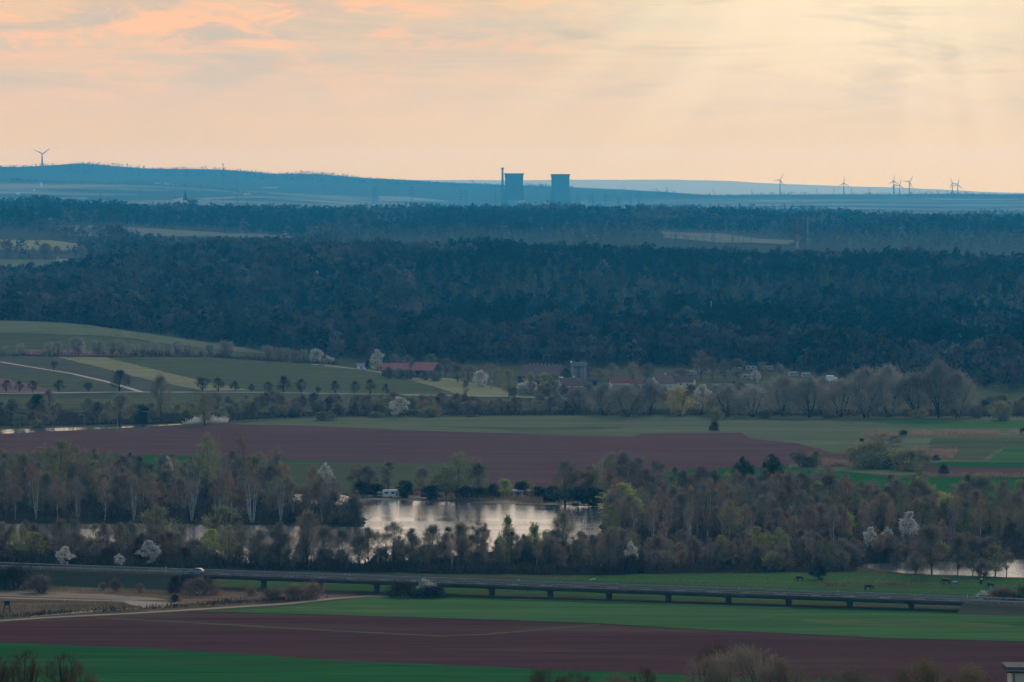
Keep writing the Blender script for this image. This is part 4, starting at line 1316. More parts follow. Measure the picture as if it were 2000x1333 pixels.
# the road embankment, the scrub below it
for px, py, top, w, k, lab in (
        (835, 1166, 1132, 40, 'blossom_round', 'round white blossoming bush beside the bridge piers'),
        (790, 1167, 1142, 70, 'bush', 'dark bramble mound in front of the bridge'),
        (845, 1168, 1148, 50, 'bush', 'dark bramble at the foot of the white blossoming bush'),
        (392, 1162, 1133, 70, 'dry_bush', 'large brown bush below the car'),
        (345, 1158, 1130, 40, 'bush', 'dark bush west of the large brown bush'),
        (575, 1172, 1146, 60, 'dry_bush', 'brown bush in front of the bridge pier'),
        (612, 1170, 1142, 44, 'dry_bush', 'reddish bush beside the farm track'),
        (530, 1174, 1152, 50, 'dry_bush', 'low brown bush at the corner of the scrub'),
        (490, 1164, 1150, 30, 'dry_bush', 'little brown bush under the bridge'),
        (228, 1156, 1134, 24, 'dry_bush', 'small brown bush on the grass below the embankment'),
        (273, 1157, 1143, 18, 'dry_bush', 'smaller brown bush between two on the grass below the embankment'),
        (200, 1154, 1140, 18, 'dry_bush', 'tiny faint bush on the grass below the embankment'),
        (80, 1158, 1128, 60, 'greybush', 'pale grey bush with upright twigs below the embankment'),
        (30, 1150, 1112, 90, 'bush', 'large dark bush at the west of the embankment'),
        (-10, 1150, 1115, 80, 'bush', 'large dark bush on the west border of the view'),
        (340, 1176, 1164, 26, 'bush', 'small dark bush beside the sandy junction'),
        (1925, 1172, 1155, 34, 'blossom_round', 'small whitish bush at the end of the bridge'),
        (1960, 1174, 1150, 60, 'dry_bush', 'reddish bush at the end of the bridge'),
        (2005, 1174, 1150, 60, 'bush', 'dark bush on the embankment at the east border'),
        (1395, 842, 826, 20, 'bush', 'lone round bush on the olive grassland beyond the ploughed field'),
        (1765, 853, 842, 18, 'bush', 'round bush in the dry reed strip'),
        (1998, 850, 838, 16, 'bush', 'round bush at the east border by the reed strip'),
        (1842, 929, 911, 26, 'bush', 'dark round bush beside the narrow plum coloured field'),
        (1828, 900, 891, 16, 'bush', 'small dark bush in the tan reed patch'),
        (1702, 915, 868, 104, 'olivebush', 'largest dark green thicket among the far fields'),
        (1735, 913, 880, 60, 'conifer', 'dark green bush behind the largest thicket'),
        (1772, 919, 880, 66, 'olivebush', 'fresh green bush east of the birches'),
        (1725, 888, 847, 40, 'birch', 'tallest birch rising from the thicket among the far fields'),
        (1748, 890, 852, 34, 'birch', 'birch beside the tallest one in the thicket'),
        (1712, 886, 855, 30, 'alder', 'reddish tree behind the thicket'),
        (1800, 906, 882, 40, 'olivebush', 'pale green bush next to the tan reeds'),
        (1560, 912, 880, 40, 'tall', 'faint grey tree at the edge of the red soil'),
        (1595, 913, 881, 30, 'green', 'pale greenish slender tree at the edge of the red soil'),
        (1576, 913, 895, 46, 'greybush', 'grey bushes at the corner of the red soil')):
    pplant(k, px, py, lab, None, top, w)
brush('dry_grass_tufts', [(-40, 1130), (400, 1140), (690, 1155), (640, 1172), (330, 1190), (0, 1206), (-40, 1208)], 5200, 0.3, 0.8, 0.07, REED, 5, 'tufts of dry grass on the scrub land')
brush('brambles', [(-40, 1208), (90, 1199), (250, 1189), (400, 1180), (520, 1172), (620, 1166), (640, 1170), (520, 1177), (400, 1185), (250, 1193), (90, 1203), (-40, 1212)], 1800, 0.5, 1.3, 0.2, BRAMBLE, 6, 'low dark brambles along the farm track')
brush('embankment_scrub', [(-40, 1118), (420, 1130), (420, 1140), (-40, 1136)], 2600, 0.8, 2.2, 0.16, BRAMBLE, 7, 'dark scrub covering the road embankment')
brush('reeds', [(1680, 849), (2040, 845), (2040, 852), (1690, 854)], 3600, 1.0, 2.4, 0.2, REED, 8, 'long tan strip of dry reeds across the far fields')
brush('reeds', [(1790, 881), (1872, 884), (1860, 896), (1810, 899)], 2600, 1.0, 2.4, 0.2, REED, 9, 'tan patch of dry reeds beside the thicket')
brush('reeds', [(1605, 902), (1665, 905), (1665, 913), (1605, 912)], 1600, 1.0, 2.2, 0.2, REED, 10, 'tan patch of dry reeds west of the thicket')
brush('reeds', [(1800, 925), (2040, 928), (2040, 934), (1800, 932)], 1600, 0.8, 1.5, 0.2, REED, 12, 'tan strip of dry grass below the narrow plum coloured field')
brush('reeds', [(1560, 1140), (1680, 1138), (1770, 1140), (1900, 1141), (1760, 1147), (1600, 1147)], 1500, 0.4, 0.9, 0.16, TWIG_RED, 13, 'brown rushes in the horse meadow')
brush('meadow_tufts', [(960, 1134), (1330, 1124), (1690, 1122), (2040, 1136), (2040, 1178), (1300, 1168), (960, 1158)], 1400, 0.25, 0.6, 0.2, TWIG_RED, 14, 'brown tufts dotted over the horse meadow')

# hedges and trees along the river
RIV = 'in the belt along the river'
grove([(-40, 800), (330, 803), (330, 832), (200, 830), (60, 838), (-40, 840)], 34, 7.0,
      [('olivebush', 3, 'olive budding bush'), ('greybush', 3, 'grey twiggy bush'), ('bare', 1.5, 'bare grey tree'), ('conifer', 0.8, 'dark evergreen bush')], (7, 11), 131, 'behind the canal at the west')
grove([(330, 800), (700, 798), (1000, 800), (1150, 798), (1150, 808), (900, 811), (600, 814), (440, 822), (340, 824)], 92, 5.5,
      [('olivebush', 3, 'olive budding bush'), ('greybush', 4, 'grey twiggy bush'), ('bare', 2, 'bare grey tree'), ('dry_bush', 2, 'brown dry bush'), ('conifer', 0.5, 'dark evergreen bush')], (5, 8.5), 132, 'in the hedge belt along the river')
grove([(400, 788), (700, 789), (1000, 790), (1150, 794), (1150, 799), (400, 798)], 60, 6.0,
      [('greybush', 4, 'grey twiggy bush'), ('orchard', 2, 'small dark fruit tree'), ('olivebush', 1, 'olive budding bush'), ('bare', 1, 'bare grey tree')], (3, 4.6), 133, 'on the slope between river and farm road')
for px, py, top, w, k, lab in (
        (780, 816, 776, 48, 'blossom', 'big round white blossoming tree in the middle of the river belt'),
        (398, 832, 770, 54, 'olive', 'pale olive round tree behind the white hedge'),
        (315, 826, 737, 46, 'bare', 'tall bare tree rising above the farm road'),
        (235, 832, 772, 56, 'bare', 'dark bare tree behind the canal lamps'),
        (840, 815, 797, 50, 'olivebush', 'pale ochre bush east of the big white tree'),
        (735, 816, 806, 34, 'olivebush', 'low ochre bush west of the big white tree'),
        (920, 815, 810, 34, 'olivebush', 'low ochre bush at the field edge'),
        (635, 822, 806, 44, 'olivebush', 'pale bush at the corner of the olive grassland'),
        (660, 812, 786, 30, 'olive', 'round olive tree in the river belt'),
        (994, 775, 724, 36, 'olive', 'round grey green tree with a short trunk by the farm road bend'),
        (1400, 822, 800, 30, 'olivebush', 'dark bush at the foot of the yellow willow'),
        (1385, 815, 782, 30, 'yellow_willow', 'small pale yellow bush before the willows'),
        (1326, 813, 757, 64, 'yellow_willow', 'bright yellow arching willow at the river'),
        (1372, 810, 752, 44, 'blossom', 'white blossoming tree behind the yellow willow'),
        (1495, 818, 805, 36, 'olivebush', 'ochre bush at the edge of the olive grassland'),
        (1620, 818, 808, 30, 'olivebush', 'small ochre bush further along the olive grassland'),
        (1797, 818, 800, 42, 'yellow_willow', 'pale ochre round bush before the biggest willows'),
        (1955, 822, 788, 50, 'olivebush', 'grey olive bush near the east border of the river'),
        (1220, 814, 806, 24, 'olivebush', 'tiny pale bush at the river bank')):
    pplant(k, px, py, lab, None, top, w)
for i, (px, py, top, w) in enumerate(((1180, 812, 752, 70), (1225, 814, 755, 80), (1268, 812, 748, 70), (1420, 814, 755, 90), (1470, 815, 758, 84), (1530, 814, 738, 90), (1580, 816, 742, 84), (1640, 815, 745, 90), (1690, 816, 722, 90), (1735, 815, 718, 80), (1790, 816, 735, 96), (1835, 817, 712, 90), (1870, 816, 730, 80), (1605, 808, 740, 60), (1500, 806, 750, 60), (1130, 806, 762, 60))):
    pplant('willow', px, py, 'wide crowned bare willow in the row along the river', 'bare willows along the river', top, w)
grove([(1880, 792), (2040, 788), (2040, 818), (1900, 818)], 20, 9.0, [('greybush', 3, 'grey twiggy bush'), ('olivebush', 2, 'olive budding bush'), ('bush', 2, 'dark bush')], (5, 9), 134, 'on the river bank at the east border')
brush('undergrowth', [(-40, 812), (440, 815), (1150, 806), (2040, 806), (2040, 818), (1150, 812), (600, 816), (440, 824), (200, 830), (-40, 838)], 6500, 1.5, 4.0, 0.3, BRAMBLE, 44, 'dark scrub at the foot of the river trees', up=1.2)
hedge = brush('blossom_hedge', [(358, 829), (390, 823), (442, 821), (446, 826), (400, 829)], 1800, 1.5, 3.4, 0.3, BLOSSOM, 45, None, up=1.0)
hedge.pop('kind')
tag(hedge, 'long white blossoming hedge beside the canal', 'hedge')

# roadside fruit trees, the avenue on the slope, trees round the farms
for px, top in ((12, 745), (38, 747), (64, 746), (115, 745), (173, 747), (234, 727), (395, 737), (427, 741), (459, 747), (492, 752), (524, 748), (554, 738), (588, 743), (621, 756), (654, 746), (693, 747), (724, 744), (754, 752)):
    pplant('orchard', px, 767 if px < 500 else 769 + (px - 500) * .012, 'small dark round fruit tree in the row beside the farm road', 'fruit trees beside the farm road', top, (767 - top) * 1.05)
pplant('orchard', 105, 724, 'lone small dark tree beside the pale farm track on the slope', None, 705, 15)
for px, top, w in ((8, 678, 18), (40, 672, 18), (96, 671, 22), (112, 670, 20), (150, 661, 28), (190, 667, 26), (218, 668, 22), (236, 667, 24), (265, 673, 20), (280, 674, 16), (302, 668, 18), (328, 672, 16), (347, 668, 26), (367, 672, 18), (394, 682, 14), (410, 674, 18), (436, 668, 26), (448, 670, 24), (522, 677, 26), (545, 681, 20), (560, 682, 20), (576, 684, 18), (592, 684, 18)):
    base = 696 if px < 430 else 697 + (px - 430) * .055
    pplant('avenue', px, base, 'bare tree in the avenue along the hillside track', 'trees of the hillside avenue', top, w)
pplant('blossom', 160, 696, 'white blossoming tree in the hillside avenue', None, 661, 15)
pplant('blossom_round', 617, 708, 'round white blossoming bush at the end of the hillside avenue', None, 683, 30)
pplant('blossom_round', 643, 712, 'smaller white blossoming bush at the end of the hillside avenue', None, 696, 24)
brush('hedge_growth', [(0, 696), (430, 698), (660, 712), (660, 714), (430, 701), (0, 698)], 3600, 1.0, 4.2, 0.2, BRAMBLE, 46, 'low scrub along the hillside avenue')
for px, py, top, w, k, lab in (
        (737, 726, 683, 30, 'blossom', 'pale blossoming tree beside the red roofed barn'),
        (717, 724, 702, 14, 'spruce', 'dark narrow evergreen west of the red roofed barn'),
        (770, 716, 693, 24, 'bare', 'bare tree behind the west barn'),
        (796, 716, 694, 24, 'bare', 'bare tree behind the gap between the barns'),
        (842, 718, 692, 28, 'bare', 'bare tree behind the east barn'),
        (870, 735, 701, 36, 'bare', 'round bare tree at the east gable of the barn'),
        (760, 741, 720, 26, 'greybush', 'grey bush in front of the west barn'),
        (782, 742, 722, 24, 'greybush', 'grey bush before the west barn wall'),
        (800, 742, 724, 26, 'greybush', 'grey bush before the gap between the barns'),
        (830, 744, 726, 24, 'greybush', 'grey bush before the open barn'),
        (850, 746, 728, 28, 'greybush', 'grey bush before the barn gable'),
        (893, 748, 714, 36, 'bare', 'bare tree east of the barns'),
        (915, 752, 716, 36, 'bare', 'bare tree farther east of the barns'),
        (940, 756, 726, 34, 'blossom_round', 'white blossoming bush on the village edge'),
        (960, 760, 712, 34, 'birch', 'slim birch at the village edge'),
        (1035, 760, 728, 26, 'green', 'pale greenish tree before the big barn'),
        (1062, 760, 727, 24, 'green', 'pale greenish tree left of the white house'),
        (1030, 768, 744, 40, 'blossom_round', 'white blossoming bush by the farm road bend'),
        (1065, 772, 754, 44, 'blossom_round', 'white blossoming low bush before the white house'),
        (1083, 758, 729, 22, 'green', 'ochre tree beside the white house gable'),
        (1236, 748, 708, 26, 'olive', 'tall pale oval tree behind the village houses'),
        (1266, 748, 712, 32, 'bare', 'round bare tree behind the village houses'),
        (1170, 745, 722, 34, 'bare', 'bare tree between the silo and the houses'),
        (1195, 742, 712, 30, 'bare', 'bare tree behind the red roofed house'),
        (1150, 742, 718, 26, 'bare', 'bare tree beside the silo'),
        (1370, 742, 687, 32, 'alder', 'tall pointed tree at the camp site'),
        (1391, 742, 697, 18, 'alder', 'narrow pointed tree at the camp site'),
        (1415, 744, 705, 34, 'bare', 'round bare tree at the camp site'),
        (1440, 744, 702, 40, 'bare', 'broad bare tree at the camp site'),
        (1487, 742, 708, 28, 'olive', 'round grey green tree at the camp site'),
        (1475, 752, 723, 24, 'blossom', 'white blossoming tree among the caravans'),
        (1525, 744, 714, 34, 'bare', 'bare tree east of the camp site'),
        (1605, 734, 717, 28, 'bush', 'dark bush behind the white truck'),
        (1655, 738, 722, 40, 'bush', 'dark bush beside the white truck'),
        (1330, 745, 722, 50, 'bare', 'bare tree at the east end of the village'),
        (1310, 750, 728, 40, 'bare', 'bare tree beside the gabled house')):
    pplant(k, px, py, lab, None, top, w)
grove([(900, 776), (1150, 782), (1250, 786), (1400, 790), (1680, 780), (1650, 760), (1400, 768), (1250, 770), (1000, 772)], 46, 9.0,
      [('greybush', 4, 'grey twiggy bush'), ('bare', 2, 'bare grey tree'), ('olivebush', 2, 'olive budding bush')], (6, 10), 135, 'between the village and the river')
for px, py, top, w, lab in ((14, 507, 470, 34, 'dark round tree alone before the hazy far field at the west'), (88, 509, 475, 34, 'broad dark oak shaped tree before the hazy far field'), (160, 511, 480, 26, 'small round tree near the far white house'), (34, 508, 476, 12, 'slim poplar before the hazy far field'), (110, 508, 480, 20, 'thin bare tree beside the broad dark one'), (65, 508, 484, 16, 'faint tree between two dark ones before the far field'), (136, 508, 487, 16, 'faint pointed tree before the far field')):
    g = gnd(px, py + 1, 4800)
    plant('bare', g, lab, None, (py - top) / F * g.y, w / F * g.y)

# bushes and trees on the slope under the viewpoint
kind('near_tree', 'bare_tree', 'tree', DARK_BARK, NEAR_TWIG, 2, H=9.5, RAD=2.3, zb=1.5, n=2600, L=0.75, W=0.022, shape='vase', stems=7, rt=0.13, clumps=46, limbs=40, spread=0.2, up=1.6)
kind('near_grey', 'grey_bush', 'bush', BARK, TWIG_GREY, 1, stem_name='stem', crown_name='twigs', H=9, RAD=3.6, zb=1.0, n=5200, L=0.8, W=0.026, shape='round', stems=8, rt=0.1, clumps=60, limbs=40, spread=0.2, up=1.6)
kind('near_ochre', 'dry_bush', 'bush', BARK, DRY_TWIG, 1, stem_name='stem', crown_name='twigs', H=6, RAD=2.6, zb=0.5, n=3600, L=0.5, W=0.03, shape='dome', stems=8, rt=0.06, clumps=40, limbs=24, spread=0.22, up=0.6)
for key, px, top, Y, w, lab in (
        ('near_tree', 40, 1268, 415, 4.4, 'thick reddish bare tree top at the lower west corner'),
        ('near_tree', 118, 1270, 425, 3.6, 'bare tree with few spreading branches beside the reddish one'),
        ('near_tree', -14, 1278, 405, 3.6, 'reddish bare tree cut by the west border'),
        ('near_tree', 160, 1296, 420, 2.6, 'thin leaning bare tree top east of the reddish pair'),
        ('near_tree', 1062, 1306, 430, 3.8, 'sparse twig tips before the green crop strip'),
        ('near_tree', 1120, 1311, 440, 3.6, 'sparse reddish twig tips east of the others before the green crop'),
        ('near_ochre', 1205, 1318, 430, 4.4, 'ochre bush top on the lower border'),
        ('near_tree', 1260, 1300, 440, 2.6, 'thin upright bare tree top before the red soil'),
        ('near_grey', 1450, 1263, 455, 8.2, 'big grey bare bush on the lower border'),
        ('near_tree', 1400, 1256, 460, 3.2, 'slim dark bare tree rising behind the big grey bush'),
        ('near_grey', 1525, 1290, 445, 6.0, 'grey bush with arching twigs beside the biggest one'),
        ('near_grey', 1380, 1288, 445, 5.4, 'dark grey bush west of the biggest one'),
        ('near_grey', 1655, 1309, 440, 9.5, 'pale thin grass like bush on the lower border'),
        ('near_ochre', 1800, 1288, 430, 5.8, 'dark brown bush west of the flat roofed house'),
        ('near_ochre', 1890, 1300, 415, 5.2, 'ochre tinged bush against the flat roofed house')):
    g = at(px, 1500, Y)
    z = hz(g.x, Y)
    h = zrow(top, Y) - z
    plant(key, Vector((g.x, Y, z)), lab, None, h, w * 1.3)

# ------------------------------------------------------------------ built things
CONCRETE = surf('weathered_concrete', (0.30, 0.29, 0.27), (0.22, 0.215, 0.20), (0.4, 0.4, 0.25))
DARKCON = surf('dark_bridge_concrete', (0.08, 0.08, 0.078), (0.055, 0.055, 0.054), (0.3, 0.3, 0.6))
STEEL = surf('galvanised_steel', (0.22, 0.235, 0.245), (0.17, 0.18, 0.19), (1, 1, 1), rough=0.45, spec=0.4)
DARKSTEEL = surf('dark_steel', (0.05, 0.05, 0.055), (0.035, 0.035, 0.04), (1, 1, 1), rough=0.5, spec=0.4)
WHITE = surf('white_paint', (0.78, 0.77, 0.74), (0.68, 0.67, 0.64), (0.6, 0.6, 0.6), rough=0.5, spec=0.4)
REDPAINT = surf('red_paint', (0.50, 0.06, 0.04), (0.40, 0.05, 0.035), (0.6, 0.6, 0.6), rough=0.5, spec=0.4)
PLASTER = surf('cream_plaster', (0.66, 0.60, 0.47), (0.55, 0.49, 0.38), (0.5, 0.5, 0.35))
TILE = surf('red_roof_tiles', (0.36, 0.13, 0.09), (0.25, 0.09, 0.07), (0.5, 2.0, 2.0))
OLDTILE = surf('brown_roof_tiles', (0.24, 0.14, 0.115), (0.16, 0.09, 0.08), (0.4, 1.5, 1.5))
REDSHEET = surf('red_sheet_roof', (0.48, 0.15, 0.12), (0.40, 0.125, 0.10), (0.3, 0.1, 0.3), rough=0.6)
TIMBER = surf('dark_timber', (0.07, 0.06, 0.05), (0.045, 0.04, 0.034), (0.6, 0.6, 3))
GREYTIN = surf('grey_tin', (0.20, 0.21, 0.22), (0.15, 0.16, 0.17), (1.2, 1.2, 0.2), rough=0.5, spec=0.4)
GLASS = surf('dark_window_glass', (0.02, 0.025, 0.03), (0.015, 0.02, 0.025), (1, 1, 1), rough=0.1, spec=0.6)
BLUETARP = surf('blue_tarpaulin', (0.12, 0.36, 0.52), (0.10, 0.30, 0.45), (0.5, 0.5, 0.5), rough=0.5)
RUBBER = surf('black_rubber', (0.02, 0.02, 0.02), (0.015, 0.015, 0.015), (1, 1, 1))
SLATE = surf('dark_slate', (0.07, 0.075, 0.085), (0.05, 0.055, 0.06), (0.4, 0.4, 0.4))

# cooling towers and stack
TOWERCON = surf('backlit_tower_concrete', (0.09, 0.088, 0.084), (0.06, 0.06, 0.058), (0.02, 0.02, 0.008))  # concrete darkened in its colour to stand for the backlit side
GREYHALL = surf('pale_grey_cladding', (0.45, 0.45, 0.43), (0.38, 0.38, 0.37), (0.1, 0.1, 0.02))
def cooling_tower(px, top, Y, label):
    Y = far(Y)
    z1 = zrow(top, Y)
    g = at(px, top, Y)
    z0 = hz(g.x, Y)
    H = z1 - z0
    k = H / 143.0
    t = thing('cooling_tower', (g.x, Y, z0), label, 'cooling tower', 0, 'cooling towers of the power station')
    prof = []
    for i in range(25):
        z = 9 + (143 - 9) * i / 24
        a = (z - 108) / (108.0 if z < 108 else 95.0)
        prof.append((35.6 * math.sqrt(1 + (1.75 if z < 108 else 1.1) * a * a) * k, z * k))
    ins = [(r - 0.8, z) for r, z in reversed(prof)]
    m = MB()
    m.lathe(prof + ins + [prof[0]], 64)
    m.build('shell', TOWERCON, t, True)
    rim = MB()
    rt, zt = prof[-1]
    rim.lathe([(rt - 1.4, zt - 1.2), (rt + 1.5, zt - 1.2), (rt + 1.5, zt + 1.0), (rt - 1.4, zt + 1.0), (rt - 1.4, zt - 1.2)], 64)
    rim.build('rim', DARKCON, t)
    for i in range(24):
        a0, a1 = 2 * math.pi * i / 24, 2 * math.pi * (i + 0.5) / 24
        r0 = prof[0][0]
        c = MB()
        c.tube([(r0 * 1.05 * math.cos(a0), r0 * 1.05 * math.sin(a0), -1), (r0 * math.cos(a1), r0 * math.sin(a1), 9.3 * k)], [0.7, 0.6], 6)
        c.build('column', CONCRETE, t)
    return t


cooling_tower(1004, 339.5, 18000, 'western cooling tower standing right beside the tall thin stack')
cooling_tower(1094.5, 341, 18000, 'eastern cooling tower standing alone, apart from the stack')
Y = far(17700)
g = at(981.5, 328, Y)
zt, z0 = g.z, hz(g.x, Y)
t = thing('chimney_stack', (g.x, Y, z0), 'tall thin concrete stack beside the western cooling tower', 'chimney')
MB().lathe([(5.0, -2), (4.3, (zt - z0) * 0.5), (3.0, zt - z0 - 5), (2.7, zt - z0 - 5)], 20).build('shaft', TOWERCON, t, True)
MB().lathe([(3.4, zt - z0 - 5.2), (4.6, zt - z0 - 4.4), (4.6, zt - z0), (2.6, zt - z0), (2.6, zt - z0 - 5)], 20).build('cap', DARKCON, t)
for px, py, w, h, d, mt, lab in (
        (1018, 399, 40, 34, 30, CONCRETE, 'domed reactor'), (1069, 399, 18, 12, 20, GREYHALL, 'white hall beside the eastern cooling tower'), (1138, 399, 12, 14, 20, GREYHALL, 'white plant building east of the cooling towers'),
        (1146, 399, 6, 20, 12, GREYHALL, 'narrow white plant tower east of the cooling towers'), (1120, 397, 14, 20, 14, STEEL, 'small grey plant building close to the eastern cooling tower'), (1223, 399, 16, 10, 20, GREYHALL, 'small white hall on the plain right of the power station'),
        (1000, 398, 30, 16, 20, GREYTIN, 'low grey hall at the foot of the western cooling tower')):
    Yb = far(17500)
    w, d = w * .83, d * .83
    g = at(px, py - h / 1.97 / 2, Yb)
    z0 = hz(g.x, Yb)
    top = zrow(py - h / 2.6, Yb)
    if lab == 'domed reactor':
        t = thing('reactor_building', (g.x, Yb, z0), 'pale domed reactor building before the western cooling tower', 'reactor')
        zz = zrow(392, Yb) - z0
        MB().lathe([(22, -1), (22, zz * 0.55), (20.5, zz * 0.75), (15, zz * 0.92), (7, zz * 0.99), (0.3, zz)], 32).build('dome', CONCRETE, t, True)
        MB().box(-34, 34, -40, -23, -1, zz * 0.35).build('annex', GREYTIN, t)
        continue
    t = thing('plant_building', (g.x, Yb, z0), lab, 'industrial building')
    hh = top - z0
    MB().box(-w / 2, w / 2, -d / 2, d / 2, -1, hh).build('wall', mt, t)
    MB().box(-w / 2 - .5, w / 2 + .5, -d / 2 - .5, d / 2 + .5, hh, hh + 1.2).build('roof', GREYTIN, t)

# wind turbines
def turbine(hx, hy, bx, by, Y, rad, rot, yaw, label):
    rad *= far(Y) / Y
    Y = far(Y)
    hub = at(hx, hy, Y)
    z0 = hz(hub.x, Y)
    hh = hub.z - z0
    t = thing('wind_turbine', (hub.x, Y, z0), label, 'wind turbine', yaw, 'wind turbines on the horizon')
    k = rad / 40.0
    MB().tube([(0, 0, -3), (0, 0, hh * 0.5), (0, 0, hh)], [3.4 * k, 2.8 * k, 2.0 * k], 12).build('tower', WHITE_FAR, t, True)
    m = MB()
    m.box(-1.8 * k, 1.8 * k, -3.2 * k, 6 * k, hh - 1.6 * k, hh + 2.2 * k)
    m.build('nacelle', WHITE_FAR, t)
    MB().tube([(0, -6.2 * k, hh), (0, -4.6 * k, hh), (0, -3.1 * k, hh)], [0.4 * k, 1.5 * k, 1.8 * k], 10).build('hub', WHITE_FAR, t)
    for i in range(3):
        a = math.radians(rot + 120 * i)
        d = Vector((math.sin(a), 0, math.cos(a)))
        c = Vector((0, -4.6 * k, hh))
        s = Vector((math.cos(a), 0.25, -math.sin(a))).normalized()
        m = MB()
        vs = []
        for r, w in ((1, 0.9), (6, 2.0), (12, 1.9), (25, 1.25), (40, 0.45)):
            p = c + d * r * k
            w *= k * 1.9
            vs += [p - s * w * .3 + Vector((0, -.25 * k, 0)), p + s * w * .9, p - s * w * .3 + Vector((0, .3 * k, 0))]
        fs = []
        for j in range(4):
            for q in range(3):
                q2 = (q + 1) % 3
                fs.append((3 * j + q, 3 * j + q2, 3 * j + 3 + q2, 3 * j + 3 + q))
        m.add(vs, fs + [(12, 13, 14), (2, 1, 0)])
        m.build('blade', WHITE_FAR, t)


WHITE_FAR = surf('backlit_turbine_paint', (0.2, 0.21, 0.22), (0.17, 0.18, 0.19), (0.1, 0.1, 0.1), rough=0.5)  # white paint with backlit shade put into its colour
turbine(82, 301, 82, 323, 22900, 50, 55, 0.3, 'lone wind turbine on the blue ridge at the far west')
for hx, hy, r, rot, lab in (
        (1523.5, 352, 33, 25, 'wind turbine farthest west of the eastern row, standing alone'),
        (1648, 358, 32, 0, 'wind turbine standing second from the west in the eastern row'),
        (1745.5, 354, 30, 0, 'darkest wind turbine in the group of three, its hub in front'),
        (1746.5, 361.5, 28, 95, 'wind turbine whose low rotor overlaps the darkest one'),
        (1757, 361.5, 30, 12, 'pale wind turbine close to the darkest one'),
        (1776, 355, 33, 32, 'tall pale wind turbine east in the group of three'),
        (1860, 358.5, 30, -28, 'wind turbine west in the easternmost pair'),
        (1870.5, 361, 32, 10, 'wind turbine east in the easternmost pair')):
    turbine(hx, hy, hx, 378, 20500, r, rot, 0.25, lab)

# power line pylons
def pylon_parts(H):
    tw = MB()
    e = 0.38
    for sx in (-1, 1):
        for sy in (-1, 1):
            tw.tube([(sx * 3.4, sy * 3.4, -1), (sx * 1.0, sy * 1.0, H * 0.62), (sx * 0.3, sy * 0.3, H)], [e, e * .8, e * .6], 4)
    zs = [0, .14, .27, .38, .48, .56, .62]
    wv = lambda t: 3.4 + (1.0 - 3.4) * t / .62
    for a, b in zip(zs, zs[1:]):
        for s in (-1, 1):
            tw.tube([(-wv(a) * s, s * wv(a), a * H), (wv(b) * s, s * wv(b), b * H)], [.2, .2], 3)
            tw.tube([(s * wv(a), -s * wv(a), a * H), (s * wv(b), s * wv(b), b * H)], [.2, .2], 3)
    arms = []
    for z, w in ((.62, 9.5), (.78, 12.0), (.93, 7.0)):
        m = MB()
        m.tube([(-w, 0, z * H), (0, 0, z * H + 1.2), (w, 0, z * H)], [.25, .45, .25], 4)
        m.tube([(-w, 0, z * H), (w, 0, z * H)], [.3, .3], 4)
        arms.append(m)
    return tw, arms


tw, arms = pylon_parts(52)
proto = thing('power_pylon', (0, 0, 0), 'steel lattice pylon of the power lines on the hazy plain', 'pylon', 0, 'pylons on the hazy plain')
tw.build('lattice_tower', DARKSTEEL, proto)
for m in arms:
    m.build('crossarm', DARKSTEEL, proto)
first = True
for px, top, Y in ((197, 375, 13000), (228, 368, 15500), (273, 370, 15500), (463, 353, 17900), (464, 377, 13500), (633, 351, 19200), (728.5, 366, 17000), (734, 364, 17000), (804, 364, 17500), (900, 371, 16800), (910.6, 370, 16800), (967.5, 375, 16500),
                   (923, 351, 21500), (1127, 372, 16500), (1158, 380, 15500), (1182.5, 379, 15500), (1208, 384, 14500), (1232, 381, 15000), (1247, 380, 15000), (1219, 366, 20300), (1302, 365, 20300), (1393.5, 369, 20400), (1468, 370, 20500), (1594.6, 368, 20550), (1629, 368, 20550), (1663, 368, 20550), (1697.5, 367, 20550)):
    Y = far(Y)
    g = at(px, top, Y)
    z0 = hz(g.x, Y)
    o = proto if first else copy_tree(proto)
    first = False
    o.location = (g.x, Y, z0)
    s = max(0.4, (g.z - z0) / 52)
    o.scale = (min(s, 1.15), min(s, 1.15), s)
    o.rotation_euler = (0, 0, R.uniform(-0.5, 0.5))

# tall guyed mast, far white buildings, church
Y = far(15000)
g = at(435.5, 318, Y)
z0 = hz(g.x, Y)
t = thing('radio_mast', (g.x, Y, z0), 'very tall thin radio mast reaching above the blue ridge', 'mast')
h = g.z - z0
MB().tube([(0, 0, -1), (0, 0, h - 6), (0, 0, h)], [0.95, 0.85, 0.3], 6).build('shaft', DARKSTEEL, t)
MB().tube([(0, 0, h - 7), (0, 0, h - 2.5)], [1.8, 1.8], 8).build('antenna', REDPAINT, t)
for a in (0.3, 2.4, 4.5):
    for f in (0.5, 0.9):
        MB().tube([(0, 0, h * f), (h * .4 * math.cos(a), h * .4 * math.sin(a), 0)], [0.12, 0.12], 3).build('guy_wire', DARKSTEEL, t)
Y = 9300
g = at(362, 370, Y)
z0 = hz(g.x, Y)
t = thing('church', (g.x, Y, z0), 'church with a dark pointed spire above the forest edge', 'church')
zt, zb_ = g.z - z0, zrow(391, Y) - z0
MB().box(-4, 4, -4, 4, -2, zb_).build('tower', PLASTER, t)
MB().lathe([(5.2, zb_ - 0.5), (3.4, zb_ + (zt - zb_) * .3), (1.6, zb_ + (zt - zb_) * .65), (0.12, zt)], 8).build('spire', SLATE, t)
m = MB()
m.box(4.2, 24, -5, 5, -2, zb_ * 0.7)
m.build('nave', PLASTER, t)
MB().prism([(-5.6, zb_ * .7), (5.6, zb_ * .7), (0, zb_ * .7 + 6)], 4.3, 24.4).build('roof', SLATE, t)
